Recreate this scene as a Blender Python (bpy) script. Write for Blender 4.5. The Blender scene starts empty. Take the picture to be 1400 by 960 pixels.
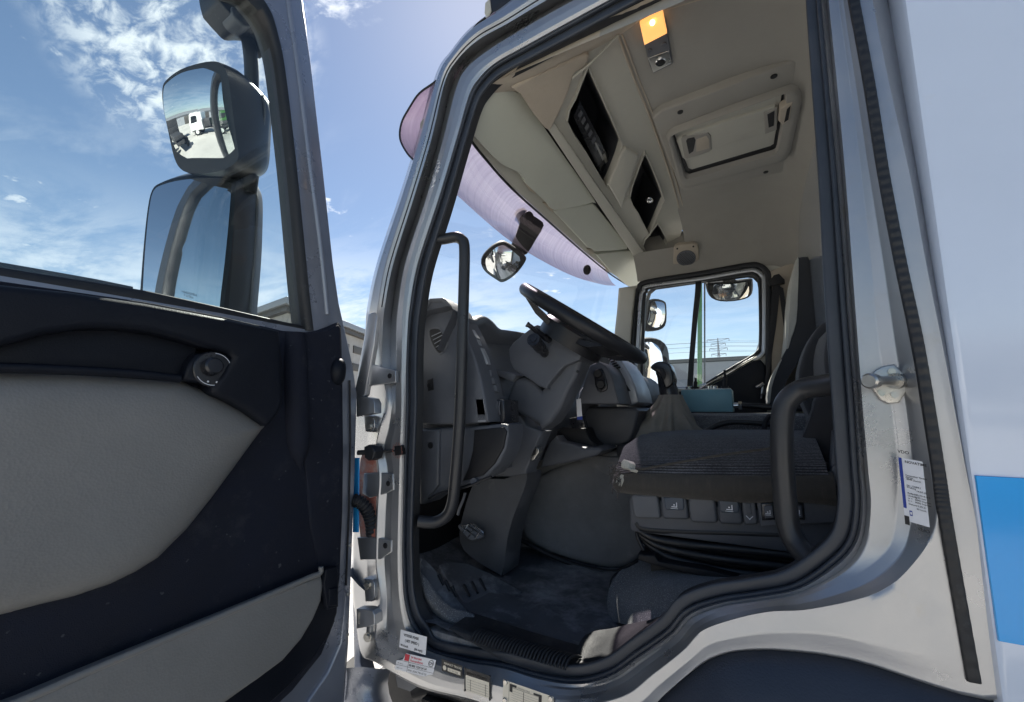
import bpy, bmesh, math, random
from mathutils import Vector, Matrix
random.seed(7)
scn = bpy.context.scene
COL = scn.collection
V = Vector

# ------------------------------------------------------------------ survey: where the photo was taken from
FPX = 590.0
YAW, PITCH = math.radians(28.9), math.atan(80 / 590.0)
CAM = V((0, 0, 1.65))
_s, _c, _sp, _cp = math.sin(YAW), math.cos(YAW), math.sin(PITCH), math.cos(PITCH)
FW, RT, UP = V((-_s * _cp, _c * _cp, _sp)), V((_c, _s, 0)), V((_s * _sp, -_c * _sp, _cp))

def ray(u, v):
    return FW + RT * ((u - 700) / FPX) + UP * ((480 - v) / FPX)

def at(u, v, pl):
    """point of a real surface: pl = ('y', d) / ('x', d) / ('z', d) / (point, normal) / distance"""
    r = ray(u, v)
    if isinstance(pl, (int, float)):
        return CAM + r * pl
    if isinstance(pl[0], str):
        i = 'xyz'.index(pl[0])
        return CAM + r * ((pl[1] - CAM[i]) / r[i])
    p, n = V(pl[0]), V(pl[1])
    return CAM + r * ((p - CAM).dot(n) / r.dot(n))

def pnorm(pl):
    if isinstance(pl, (int, float)):
        return -FW
    if isinstance(pl[0], str):
        n = V((0, 0, 0)); n['xyz'.index(pl[0])] = 1.0
        p = V((0, 0, 0)); p['xyz'.index(pl[0])] = pl[1]
    else:
        p, n = V(pl[0]), V(pl[1]).normalized()
    return n if (CAM - p).dot(n) > 0 else -n

def off(pl, d):
    """the plane moved d towards the viewer's side"""
    if isinstance(pl, (int, float)):
        return pl - d
    n = pnorm(pl)
    if isinstance(pl[0], str):
        i = 'xyz'.index(pl[0]); return (pl[0], pl[1] + n[i] * d)
    return (V(pl[0]) + n * d, n)

# ------------------------------------------------------------------ materials
def nodes(name):
    m = bpy.data.materials.new(name); m.use_nodes = True
    nt = m.node_tree; nt.nodes.clear()
    out = nt.nodes.new('ShaderNodeOutputMaterial')
    return m, nt, out

def N(nt, t, **kw):
    n = nt.nodes.new('ShaderNode' + t)
    for k, v in kw.items():
        if k[0] == '_': setattr(n, k[1:], v)
        else: n.inputs[k.replace('__', ' ')].default_value = v
    return n

def pm(name, col, rough=.5, metal=0., coat=0., var=.12, vscale=9., bump=0., bscale=300., dirt=None, dscale=4., dlo=.55, dhi=.75, spec=.5, rvar=.12, stretch=None, sheen=0., flecks=None):
    m, nt, out = nodes(name)
    L = nt.links.new
    p = N(nt, 'BsdfPrincipled', Roughness=rough, Metallic=metal)
    p.inputs['Coat Weight'].default_value = coat; p.inputs['Coat Roughness'].default_value = .08
    p.inputs['Specular IOR Level'].default_value = spec
    p.inputs['Sheen Weight'].default_value = sheen
    tc = N(nt, 'TexCoord')
    vec = tc.outputs['Object']
    if stretch:
        mp = N(nt, 'Mapping'); mp.inputs['Scale'].default_value = stretch; L(vec, mp.inputs['Vector']); svec = mp.outputs['Vector']
    else: svec = vec
    nz = N(nt, 'TexNoise', Scale=vscale, Detail=6., Roughness=.65); L(svec, nz.inputs['Vector'])
    mr = N(nt, 'MapRange'); L(nz.outputs['Fac'], mr.inputs['Value'])
    mr.inputs['From Min'].default_value = .3; mr.inputs['From Max'].default_value = .7
    mr.inputs['To Min'].default_value = 1 - var; mr.inputs['To Max'].default_value = 1 + var
    hs = N(nt, 'HueSaturation'); hs.inputs['Color'].default_value = (*col, 1); L(mr.outputs[0], hs.inputs['Value'])
    colout = hs.outputs['Color']
    if dirt:
        dz = N(nt, 'TexNoise', Scale=dscale, Detail=8., Roughness=.72); L(svec, dz.inputs['Vector'])
        dr = N(nt, 'MapRange'); L(dz.outputs['Fac'], dr.inputs['Value'])
        dr.inputs['From Min'].default_value = dlo; dr.inputs['From Max'].default_value = dhi
        mx = N(nt, 'Mix', _data_type='RGBA'); L(dr.outputs[0], mx.inputs['Factor']); L(colout, mx.inputs['A']); mx.inputs['B'].default_value = (*dirt, 1)
        colout = mx.outputs['Result']
    if flecks:
        fz = N(nt, 'TexNoise', Scale=flecks[1], Detail=2., Roughness=.5); L(vec, fz.inputs['Vector'])
        fr = N(nt, 'MapRange'); L(fz.outputs['Fac'], fr.inputs['Value'])
        fr.inputs['From Min'].default_value = flecks[2]; fr.inputs['From Max'].default_value = flecks[2] + .05
        mx = N(nt, 'Mix', _data_type='RGBA'); L(fr.outputs[0], mx.inputs['Factor']); L(colout, mx.inputs['A']); mx.inputs['B'].default_value = (*flecks[0], 1)
        colout = mx.outputs['Result']
    L(colout, p.inputs['Base Color'])
    rr = N(nt, 'MapRange'); L(nz.outputs['Fac'], rr.inputs['Value'])
    rr.inputs['From Min'].default_value = .3; rr.inputs['From Max'].default_value = .7
    rr.inputs['To Min'].default_value = max(.02, rough - rvar); rr.inputs['To Max'].default_value = min(1, rough + rvar)
    L(rr.outputs[0], p.inputs['Roughness'])
    if bump:
        bz = N(nt, 'TexNoise', Scale=bscale, Detail=3.); L(svec, bz.inputs['Vector'])
        bp = N(nt, 'Bump', Strength=bump, Distance=.002); L(bz.outputs['Fac'], bp.inputs['Height']); L(bp.outputs[0], p.inputs['Normal'])
    L(p.outputs[0], out.inputs['Surface'])
    return m

M = {}
M['silver'] = pm('silver paint', (.44, .448, .462), .33, .80, .30, .07, 5., .06, 240., dirt=(.42, .40, .37), dscale=7., dlo=.60, dhi=.80)
M['silver_worn'] = pm('weathered silver paint', (.62, .635, .655), .40, .70, .25, .05, 10., .15, 120., dirt=(.72, .73, .74), dscale=45., dlo=.50, dhi=.75)
M['red_sheen_chips'] = pm('dusty red sheen and chips', (.40, .13, .09), .6, 0, 0, .25, 12., dirt=(.42, .38, .35), dscale=18., dlo=.45, dhi=.7)  # red of the pillar's painted-in reflection, also used for the paint chips
M['door_metal'] = pm('blue grey door paint', (.26, .28, .33), .34, .45, .3, .06, 6.)
M['white'] = pm('white gloss paint', (.68, .76, .89), .12, 0, 1., .03, 2., .0, dirt=(.66, .66, .66), dscale=3., dlo=.6, dhi=.9, rvar=.04)
M['blue'] = pm('blue vinyl stripe', (.03, .40, .92), .22, 0, .4, .05, 3., rvar=.05)
M['rubber'] = pm('black rubber', (.014, .015, .018), .48, 0, 0, .25, 12., .12, 120., dirt=(.07, .07, .075), dscale=16., dlo=.60, dhi=.85)
M['rubber_blue'] = pm('sun faded rubber', (.035, .042, .055), .42, 0, 0, .2, 9., .12, 90.)
M['plastic'] = pm('charcoal plastic', (.092, .098, .112), .50, 0, 0, .16, 7., .35, 420., dirt=(.13, .13, .132), dscale=9., dlo=.60, dhi=.95)
M['plastic_mid'] = pm('grey moulded plastic', (.115, .12, .132), .52, 0, 0, .14, 7., .35, 420., dirt=(.18, .18, .178), dscale=8., dlo=.6, dhi=.95)
M['plastic_gloss'] = pm('black gloss plastic', (.018, .019, .023), .25, 0, .2, .2, 6., dirt=(.06, .06, .06), dscale=14., dlo=.6, dhi=.9)
M['mirror_black'] = pm('dusty black mirror shell', (.020, .023, .028), .40, 0, 0, .25, 10., .1, 150., dirt=(.10, .10, .10), dscale=40., dlo=.62, dhi=.75)
M['silver_plastic'] = pm('silver trim plastic', (.36, .37, .39), .38, .3, .1, .08, 9.)
M['door_dark'] = pm('navy black door trim', (.0085, .0105, .0165), .5, 0, 0, .18, 5., .30, 380., spec=.22, dirt=(.03, .034, .045), dscale=10., dlo=.62, dhi=.95)
M['door_carpet'] = pm('dark door lining', (.0125, .0150, .026), .75, 0, 0, .22, 8., .6, 500., dirt=(.045, .05, .06), dscale=12., dlo=.55, dhi=.9, spec=.3, flecks=((.07, .075, .085), 55., .71))
M['carpet'] = pm('worn floor carpet', (.11, .115, .125), .95, 0, 0, .30, 10., 1., 260., dirt=(.17, .165, .16), dscale=12., dlo=.58, dhi=.85, flecks=((.30, .30, .30), 330., .58), sheen=.2)
M['mat'] = pm('dusty rubber floor mat', (.100, .106, .118), .6, 0, 0, .35, 5., .4, 220., dirt=(.45, .46, .48), dscale=3.5, dlo=.46, dhi=.70)
M['tunnel'] = pm('engine cover lining', (.19, .19, .193), .9, 0, 0, .22, 5., .6, 330., dirt=(.36, .36, .355), dscale=7., dlo=.60, dhi=.9)
M['liner'] = pm('beige headliner', (.33, .315, .28), .95, 0, 0, .06, 4., .35, 420., dirt=(.29, .27, .235), dscale=3., dlo=.55, dhi=.9)
M['liner_warm'] = pm('brown stained headliner', (.46, .40, .32), .92, 0, 0, .10, 5., .35, 380., dirt=(.34, .28, .215), dscale=5., dlo=.52, dhi=.8)
M['beige'] = pm('beige moulded plastic', (.47, .455, .39), .62, 0, 0, .05, 5., .22, 420., dirt=(.42, .39, .32), dscale=4., dlo=.58, dhi=.95)
M['visor_beige'] = pm('pale visor plastic', (.55, .56, .475), .55, 0, 0, .04, 4., .15, 420., dirt=(.46, .45, .38), dscale=3., dlo=.58, dhi=.95)
M['plastic_dark'] = pm('dark grained plastic', (.040, .042, .048), .48, 0, 0, .15, 8., .3, 400., dirt=(.08, .08, .08), dscale=9., dlo=.6, dhi=.95)
M['sill_plastic'] = pm('scuffed sill plastic', (.024, .025, .028), .55, 0, 0, .25, 9., .3, 300., dirt=(.085, .083, .08), dscale=12., dlo=.5, dhi=.8)
M['wheel_black'] = pm('black wheel leather', (.016, .0165, .019), .38, 0, 0, .2, 14., .15, 200., spec=.35, dirt=(.05, .05, .05), dscale=20., dlo=.62, dhi=.9)
M['black'] = pm('black void plastic', (.008, .008, .010), .6, 0, 0, .2, 8.)
M['steel'] = pm('zinc plated steel', (.50, .49, .46), .34, .95, 0, .10, 30., .1, 200., dirt=(.28, .23, .17), dscale=30., dlo=.6, dhi=.9)
M['seat_side'] = pm('brown black seat cloth', (.060, .053, .045), .92, 0, 0, .25, 14., .8, 400., dirt=(.12, .105, .085), dscale=9., dlo=.55, dhi=.85, stretch=(6, 6, .6), sheen=.2)
M['seat_foam'] = pm('torn seat foam', (.55, .53, .46), .95, 0, 0, .25, 40., 1., 150.)
M['seat_dark'] = pm('charcoal seat cloth', (.038, .040, .045), .9, 0, 0, .2, 12., .5, 400., sheen=.2)
M['seat_grey'] = pm('light grey seat cloth', (.48, .47, .42), .9, 0, 0, .1, 12., .5, 400.)
M['belt'] = pm('black seat belt webbing', (.018, .018, .022), .7, 0, 0, .2, 60., .5, 600.)
M['leather'] = pm('grey brown gaiter leather', (.23, .215, .185), .62, 0, 0, .25, 8., .5, 160., dirt=(.19, .175, .15), dscale=6., dlo=.55, dhi=.8)
M['teal'] = pm('pale teal painted box', (.20, .40, .46), .5, 0, 0, .10, 8., .1, 90., dirt=(.28, .36, .38), dscale=12., dlo=.58, dhi=.85)
M['paper'] = pm('white paper label', (.78, .79, .82), .5, 0, 0, .03, 8.)
M['cream'] = pm('cream metal plate', (.66, .62, .52), .4, .1, 0, .06, 12.)
M['ink'] = pm('black printing ink', (.02, .02, .022), .6)
M['red_ink'] = pm('red printing ink', (.55, .04, .06), .6)
M['navy_ink'] = pm('navy printing ink', (.02, .05, .30), .5)
M['chrome'] = pm('chrome', (.75, .75, .74), .12, 1., 0, .05, 20.)
M['concrete'] = pm('pale building render', (.40, .39, .37), .85, 0, 0, .10, 1.5, dirt=(.30, .28, .25), dscale=.6, dlo=.5, dhi=.8)
M['roof_metal'] = pm('grey roof sheet', (.30, .31, .32), .45, .4, 0, .08, 2.)
M['warehouse'] = pm('grey cladding', (.26, .275, .30), .6, 0, 0, .06, .4, .0, stretch=(1, 1, 4))
M['louvre'] = pm('dark louvre metal', (.06, .055, .05), .5)
M['lattice'] = pm('galvanised lattice steel', (.25, .26, .28), .6)
M['green'] = pm('bright green paint', (.05, .17, .035), .35, 0, .3, .08, 3.)
M['tyre'] = pm('black tyre', (.02, .02, .02), .85)
M['truck_white'] = pm('truck white paint', (.78, .78, .76), .3, 0, .3, .04, 2.)
M['chassis'] = pm('dark chassis steel', (.04, .04, .042), .6)
M['glass_dark'] = pm('dark cab window', (.015, .018, .022), .06, 0, .3)
M['arch'] = pm('blue black arch plastic', (.034, .043, .062), .46, 0, 0, .15, 5., .4, 260., dirt=(.085, .095, .115), dscale=5., dlo=.58, dhi=.9)
M['pad_blue'] = pm('slate blue key', (.055, .072, .10), .45, 0, 0, .12, 9.)
M['plastic_handle'] = pm('satin black handle', (.030, .031, .034), .36, 0, 0, .12, 9., .08, 200., dirt=(.09, .09, .09), dscale=30., dlo=.64, dhi=.85)
M['plastic_scuffed'] = pm('scuffed charcoal plastic', (.085, .090, .101), .5, 0, 0, .2, 6., .3, 380., dirt=(.26, .26, .26), dscale=8., dlo=.56, dhi=.85)
M['tree'] = pm('far green foliage', (.05, .09, .03), .9, 0, 0, .4, 3.)

def glass_mat(name, tint=(.97, .985, .98), amt=1.0):
    m, nt, out = nodes(name); L = nt.links.new
    t = N(nt, 'BsdfTransparent', Color=(*tint, 1)); g = N(nt, 'BsdfGlossy', Roughness=.01)
    lw = N(nt, 'LayerWeight', Blend=.5)
    pw = N(nt, 'Math', _operation='POWER'); L(lw.outputs['Facing'], pw.inputs[0]); pw.inputs[1].default_value = 5.
    mu = N(nt, 'Math', _operation='MULTIPLY_ADD'); L(pw.outputs[0], mu.inputs[0]); mu.inputs[1].default_value = .9 * amt; mu.inputs[2].default_value = .05 * amt
    x = N(nt, 'MixShader'); L(mu.outputs[0], x.inputs[0]); L(t.outputs[0], x.inputs[1]); L(g.outputs[0], x.inputs[2])
    L(x.outputs[0], out.inputs['Surface']); return m
M['glass'] = glass_mat('window glass', amt=.8)
M['glass_door'] = glass_mat('door window glass', (.90, .94, .93), .8)

def mirror_mat():
    m, nt, out = nodes('mirror glass')
    p = N(nt, 'BsdfPrincipled', Roughness=.015, Metallic=1.); p.inputs['Base Color'].default_value = (.86, .88, .88, 1)
    nt.links.new(p.outputs[0], out.inputs['Surface']); return m
M['mirror'] = mirror_mat()

def visor_mat():
    m, nt, out = nodes('purple acrylic'); L = nt.links.new
    tc = N(nt, 'TexCoord'); mp = N(nt, 'Mapping'); mp.inputs['Scale'].default_value = (1.4, 34., 1.4); L(tc.outputs['Object'], mp.inputs['Vector'])
    nz = N(nt, 'TexNoise', Scale=1.6, Detail=8., Roughness=.75); L(mp.outputs[0], nz.inputs['Vector'])
    n2 = N(nt, 'TexNoise', Scale=5., Detail=6.); L(tc.outputs['Object'], n2.inputs['Vector'])
    cr = N(nt, 'ValToRGB'); e = cr.color_ramp.elements
    e[0].position = .34; e[0].color = (.44, .36, .43, 1); e[1].position = .72; e[1].color = (.62, .56, .60, 1)
    L(nz.outputs['Fac'], cr.inputs[0])
    d = N(nt, 'BsdfDiffuse'); L(cr.outputs[0], d.inputs['Color'])
    t = N(nt, 'BsdfTranslucent'); L(cr.outputs[0], t.inputs['Color'])
    a = N(nt, 'MixShader'); a.inputs[0].default_value = .45; L(d.outputs[0], a.inputs[1]); L(t.outputs[0], a.inputs[2])
    tr = N(nt, 'BsdfTransparent', Color=(.66, .58, .70, 1))
    b = N(nt, 'MixShader'); b.inputs[0].default_value = .44; L(a.outputs[0], b.inputs[1]); L(tr.outputs[0], b.inputs[2])
    g = N(nt, 'BsdfGlossy', Roughness=.15); f = N(nt, 'Math', _operation='MULTIPLY_ADD'); lw = N(nt, 'LayerWeight', Blend=.5); pw = N(nt, 'Math', _operation='POWER'); L(lw.outputs['Facing'], pw.inputs[0]); pw.inputs[1].default_value = 4.; L(pw.outputs[0], f.inputs[0]); f.inputs[1].default_value = .5; f.inputs[2].default_value = .04
    x = N(nt, 'MixShader'); L(f.outputs[0], x.inputs[0]); L(b.outputs[0], x.inputs[1]); L(g.outputs[0], x.inputs[2])
    L(x.outputs[0], out.inputs['Surface']); return m
M['visor'] = visor_mat()

def emit_mat(name, col, st, base=(.8, .5, .2)):
    m, nt, out = nodes(name)
    p = N(nt, 'BsdfPrincipled', Roughness=.3); p.inputs['Base Color'].default_value = (*base, 1)
    p.inputs['Emission Color'].default_value = (*col, 1); p.inputs['Emission Strength'].default_value = st
    nt.links.new(p.outputs[0], out.inputs['Surface']); return m
M['amber'] = emit_mat('lit amber lens', (1., .44, .12), .55)
M['bulb'] = emit_mat('lamp bulb', (1., .75, .35), 3.0)
M['red_lamp'] = emit_mat('dim red display', (1., .02, .02), .06, (.15, .01, .01))

def wave_mat(name, c1, c2, scale, direction, rough=.9):
    """woven cloth with a rib pattern"""
    m, nt, out = nodes(name); L = nt.links.new
    tc = N(nt, 'TexCoord'); w = N(nt, 'TexWave', Scale=scale, Distortion=1.2); w.bands_direction = direction
    w.inputs['Detail'].default_value = 1.5; w.inputs['Detail Scale'].default_value = 3.
    L(tc.outputs['Object'], w.inputs['Vector'])
    fl = N(nt, 'TexNoise', Scale=260., Detail=2.); L(tc.outputs['Object'], fl.inputs['Vector'])
    big = N(nt, 'TexNoise', Scale=8., Detail=4.); L(tc.outputs['Object'], big.inputs['Vector'])
    mu = N(nt, 'Math', _operation='MULTIPLY'); L(w.outputs['Fac'], mu.inputs[0]); L(fl.outputs['Fac'], mu.inputs[1])
    m2 = N(nt, 'Math', _operation='MULTIPLY'); L(mu.outputs[0], m2.inputs[0]); L(big.outputs['Fac'], m2.inputs[1])
    r = N(nt, 'MapRange'); r.inputs['From Min'].default_value = .05; r.inputs['From Max'].default_value = .42; L(m2.outputs[0], r.inputs['Value'])
    mx = N(nt, 'Mix', _data_type='RGBA'); L(r.outputs[0], mx.inputs['Factor']); mx.inputs['A'].default_value = (*c1, 1); mx.inputs['B'].default_value = (*c2, 1)
    p = N(nt, 'BsdfPrincipled', Roughness=rough); L(mx.outputs['Result'], p.inputs['Base Color']); p.inputs['Sheen Weight'].default_value = .25
    b = N(nt, 'Bump', Strength=.8, Distance=.003); L(mu.outputs[0], b.inputs['Height']); L(b.outputs[0], p.inputs['Normal'])
    L(p.outputs[0], out.inputs['Surface']); return m
M['seat_top'] = wave_mat('ribbed seat cloth', (.012, .013, .017), (.20, .20, .22), 70., 'Y')

def vinyl_mat():
    """grained grey vinyl"""
    m, nt, out = nodes('grained grey vinyl'); L = nt.links.new
    tc = N(nt, 'TexCoord')
    vo = N(nt, 'TexVoronoi', Scale=220.); L(tc.outputs['Object'], vo.inputs['Vector'])
    nz = N(nt, 'TexNoise', Scale=5., Detail=6., Roughness=.65); L(tc.outputs['Object'], nz.inputs['Vector'])
    n2 = N(nt, 'TexNoise', Scale=60., Detail=4.); L(tc.outputs['Object'], n2.inputs['Vector'])
    mx = N(nt, 'Mix', _data_type='RGBA'); L(nz.outputs['Fac'], mx.inputs['Factor'])
    mx.inputs['A'].default_value = (.190, .184, .172, 1); mx.inputs['B'].default_value = (.262, .256, .243, 1)
    p = N(nt, 'BsdfPrincipled', Roughness=.5); L(mx.outputs['Result'], p.inputs['Base Color'])
    ad = N(nt, 'Math', _operation='ADD'); L(vo.outputs['Distance'], ad.inputs[0]); L(n2.outputs['Fac'], ad.inputs[1])
    b = N(nt, 'Bump', Strength=.28, Distance=.0015); L(ad.outputs[0], b.inputs['Height']); L(b.outputs[0], p.inputs['Normal'])
    L(p.outputs[0], out.inputs['Surface']); return m
M['vinyl'] = vinyl_mat()

def ground_mat():
    m, nt, out = nodes('pale gravelly concrete'); L = nt.links.new
    tc = N(nt, 'TexCoord')
    n1 = N(nt, 'TexNoise', Scale=.35, Detail=8., Roughness=.6); L(tc.outputs['Object'], n1.inputs['Vector'])
    n2 = N(nt, 'TexNoise', Scale=55., Detail=4., Roughness=.7); L(tc.outputs['Object'], n2.inputs['Vector'])
    c1 = N(nt, 'ValToRGB'); e = c1.color_ramp.elements; e[0].position = .35; e[0].color = (.44, .425, .40, 1); e[1].position = .65; e[1].color = (.55, .53, .50, 1)
    L(n1.outputs['Fac'], c1.inputs[0])
    r = N(nt, 'MapRange'); r.inputs['From Min'].default_value = .56; r.inputs['From Max'].default_value = .64; L(n2.outputs['Fac'], r.inputs['Value'])
    mx = N(nt, 'Mix', _data_type='RGBA'); L(r.outputs[0], mx.inputs['Factor']); L(c1.outputs[0], mx.inputs['A']); mx.inputs['B'].default_value = (.17, .14, .11, 1)
    p = N(nt, 'BsdfPrincipled', Roughness=.9); L(mx.outputs['Result'], p.inputs['Base Color'])
    b = N(nt, 'Bump', Strength=.5, Distance=.01); L(n2.outputs['Fac'], b.inputs['Height']); L(b.outputs[0], p.inputs['Normal'])
    L(p.outputs[0], out.inputs['Surface']); return m
M['ground'] = ground_mat()

# ------------------------------------------------------------------ mesh helpers
def thing(name, label, cat, loc=(0, 0, 0), group=None):
    o = bpy.data.objects.new(name, None); COL.objects.link(o); o.location = loc; o.empty_display_size = .2
    o['label'] = label; o['category'] = cat
    if group: o['group'] = group
    return o

def wloc(p):
    v = V((0, 0, 0))
    while p: v += p.location; p = p.parent
    return v

def obj(name, bm, mat, parent=None, smooth=True, angle=38, loc=None):
    """link a bmesh given in world coordinates as one mesh under its parent"""
    me = bpy.data.meshes.new(name)
    bmesh.ops.recalc_face_normals(bm, faces=bm.faces[:]) if getattr(bm, '_x', True) else None
    bm.to_mesh(me); bm.free()
    mats = mat if isinstance(mat, (list, tuple)) else [mat]
    for k in mats: me.materials.append(M[k] if isinstance(k, str) else k)
    if smooth:
        for p in me.polygons: p.use_smooth = True
        me.set_sharp_from_angle(angle=math.radians(angle))
    o = bpy.data.objects.new(name, me); COL.objects.link(o)
    o.parent = parent
    o.location = (loc if loc is not None else V((0, 0, 0))) - wloc(parent)
    return o

def cr(p, n=6, closed=False):
    """Catmull-Rom through points (any dimension)"""
    P = [V(q) for q in p]; k = len(P); out = []
    rng = range(k if closed else k - 1)
    for i in rng:
        a = P[(i - 1) % k] if closed or i > 0 else P[i] * 2 - P[i + 1]
        b, c = P[i], P[(i + 1) % k]
        d = P[(i + 2) % k] if closed or i + 2 < k else c * 2 - b
        for j in range(n):
            t = j / n
            out.append(.5 * ((2 * b) + (c - a) * t + (2 * a - 5 * b + 4 * c - d) * t * t + (3 * b - a - 3 * c + d) * t ** 3))
    if not closed: out.append(P[-1].copy())
    return out

def add_prism(bm, pts, d, bevel=0., seg=3, mi=0):
    """closed outline pts (world) extruded by vector d; bevel rounds the pts-side rim"""
    vs = [bm.verts.new(p) for p in pts]
    f = bm.faces.new(vs); f.material_index = mi
    r = bmesh.ops.extrude_face_region(bm, geom=[f])
    nv = [e for e in r['geom'] if isinstance(e, bmesh.types.BMVert)]
    for v in nv: v.co += d
    front = f
    es = list(front.edges)
    if bevel > 0:
        bmesh.ops.bevel(bm, geom=es, offset=bevel, segments=seg, profile=.5, affect='EDGES', clamp_overlap=True)
    return bm

def prism(pts, d, bevel=0., seg=3):
    bm = bmesh.new(); add_prism(bm, pts, d, bevel, seg); return bm

def outline(px, pl, smooth=0):
    q = [(V((u, v, 0))) for u, v in px]
    if smooth: q = cr(q, smooth, True)
    return [at(p.x, p.y, pl) for p in q]

def slab(name, px, pl, thick, mat, parent, bevel=.003, smooth=0, seg=3, dirn=None, angle=38):
    """an outlined panel standing in plane pl, `thick` deep behind its face"""
    n = pnorm(pl)
    pts = outline(px, pl, smooth)
    d = (V(dirn) if dirn is not None else -n) * thick
    return obj(name, prism(pts, d, bevel, seg), mat, parent, angle=angle)

def add_tube(bm, pts, r, seg=10, cap=True, mi=0):
    P = [V(p) for p in pts]; k = len(P)
    rad = r if isinstance(r, (list, tuple)) else [r] * k
    t0 = (P[1] - P[0]).normalized()
    nrm = t0.orthogonal().normalized(); rings = []
    for i in range(k):
        t = (P[min(i + 1, k - 1)] - P[max(i - 1, 0)]).normalized()
        nrm = (nrm - t * nrm.dot(t)).normalized(); b = t.cross(nrm)
        rings.append([bm.verts.new(P[i] + (nrm * math.cos(a) + b * math.sin(a)) * rad[i]) for a in (2 * math.pi * j / seg for j in range(seg))])
    for i in range(k - 1):
        for j in range(seg):
            f = bm.faces.new((rings[i][j], rings[i][(j + 1) % seg], rings[i + 1][(j + 1) % seg], rings[i + 1][j])); f.material_index = mi
    if cap:
        f = bm.faces.new(rings[0][::-1]); f.material_index = mi
        f = bm.faces.new(rings[-1]); f.material_index = mi

def tube(name, pts, r, mat, parent, seg=12, sm=6):
    bm = bmesh.new(); add_tube(bm, cr(pts, sm) if sm else pts, r, seg); return obj(name, bm, mat, parent, angle=60)

def ltube(bm, pts, w, h, up, closed=False):
    """sweep a rounded flat profile (w wide, h high) along pts; up = direction of h"""
    P = [V(p) for p in pts]; k = len(P); rings = []
    prof = [(math.copysign(abs(math.cos(a)) ** .6, math.cos(a)) * w / 2, math.copysign(abs(math.sin(a)) ** .6, math.sin(a)) * h / 2) for a in (2 * math.pi * j / 14 for j in range(14))]
    for i in range(k):
        a, b = (P[(i - 1) % k], P[(i + 1) % k]) if closed else (P[max(i - 1, 0)], P[min(i + 1, k - 1)])
        t = (b - a).normalized(); u = (V(up) - t * V(up).dot(t)).normalized(); s = t.cross(u)
        rings.append([bm.verts.new(P[i] + s * x + u * y) for x, y in prof])
    for i in range(k if closed else k - 1):
        A, B = rings[i], rings[(i + 1) % k]
        for j in range(14): bm.faces.new((A[j], A[(j + 1) % 14], B[(j + 1) % 14], B[j]))
    if not closed: bm.faces.new(rings[0][::-1]); bm.faces.new(rings[-1])

def loft(rows, closed_u=False, closed_v=False):
    bm = bmesh.new(); add_loft(bm, rows, closed_u, closed_v); return bm

def add_loft(bm, rows, closed_u=False, closed_v=False, mi=0):
    R = [[bm.verts.new(p) for p in r] for r in rows]; n, m = len(R), len(R[0])
    for i in range(n if closed_u else n - 1):
        for j in range(m if closed_v else m - 1):
            q = (R[i][j], R[i][(j + 1) % m], R[(i + 1) % n][(j + 1) % m], R[(i + 1) % n][j])
            try: f = bm.faces.new(q); f.material_index = mi
            except ValueError: pass
    return R

def add_box(bm, c, s, rz=0., mi=0, bev=0., rot=None):
    m = Matrix.Translation(V(c)) @ (rot.to_4x4() if rot is not None else Matrix.Rotation(rz, 4, 'Z')) @ Matrix.Diagonal((*s, 1))
    r = bmesh.ops.create_cube(bm, size=1., matrix=m)
    fs = {f for v in r['verts'] for f in v.link_faces}
    for f in fs: f.material_index = mi
    if bev: bmesh.ops.bevel(bm, geom=list({e for f in fs for e in f.edges}), offset=bev, segments=2, profile=.5, affect='EDGES', material=-1)

def box(name, c, s, mat, parent, rz=0., bev=.004, rot=None):
    bm = bmesh.new(); add_box(bm, c, s, rz, 0, bev, rot); return obj(name, bm, mat, parent)

def add_disc(bm, c, n, r, h, seg=20, mi=0, bev=0., r2=None):
    """a short cylinder standing on c along n"""
    n = V(n).normalized(); a = n.orthogonal().normalized(); b = n.cross(a)
    rs = [(0, r), (h - bev, r2 or r), (h, (r2 or r) - bev)] if bev else [(0, r), (h, r2 or r)]
    rings = [[bm.verts.new(V(c) + n * z + (a * math.cos(t) + b * math.sin(t)) * q) for t in (2 * math.pi * k / seg for k in range(seg))] for z, q in rs]
    for A, B in zip(rings, rings[1:]):
        for k in range(seg): f = bm.faces.new((A[k], A[(k + 1) % seg], B[(k + 1) % seg], B[k])); f.material_index = mi
    f = bm.faces.new(rings[0][::-1]); f.material_index = mi
    f = bm.faces.new(rings[-1]); f.material_index = mi

def disc(name, c, n, r, h, mat, parent, seg=24, bev=0., r2=None):
    bm = bmesh.new(); add_disc(bm, c, n, r, h, seg, 0, bev, r2); return obj(name, bm, mat, parent)

def dome(name, px, pl, bulge, mat, parent, smooth=4, rings=10, back=.006):
    """a gently convex sheet (a mirror glass) with the given outline"""
    n = pnorm(pl); pts = outline(px, pl, smooth); c = sum(pts, V((0, 0, 0))) / len(pts)
    rows = []; k_ = bulge / (sum((p - c).length for p in pts) / len(pts)) ** 2
    for k in range(1, rings + 1):
        s = k / rings
        rows.append([c + (p - c) * s + n * (bulge - k_ * ((p - c) * s).length_squared) for p in pts])
    rows.append([p - n * (back + .004) for p in rows[-1]])
    bm = bmesh.new(); R = add_loft(bm, rows, False, True)
    t = bm.verts.new(c + n * bulge)
    for j in range(len(pts)): bm.faces.new((t, R[0][j], R[0][(j + 1) % len(pts)]))
    return obj(name, bm, mat, parent, angle=50)

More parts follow.
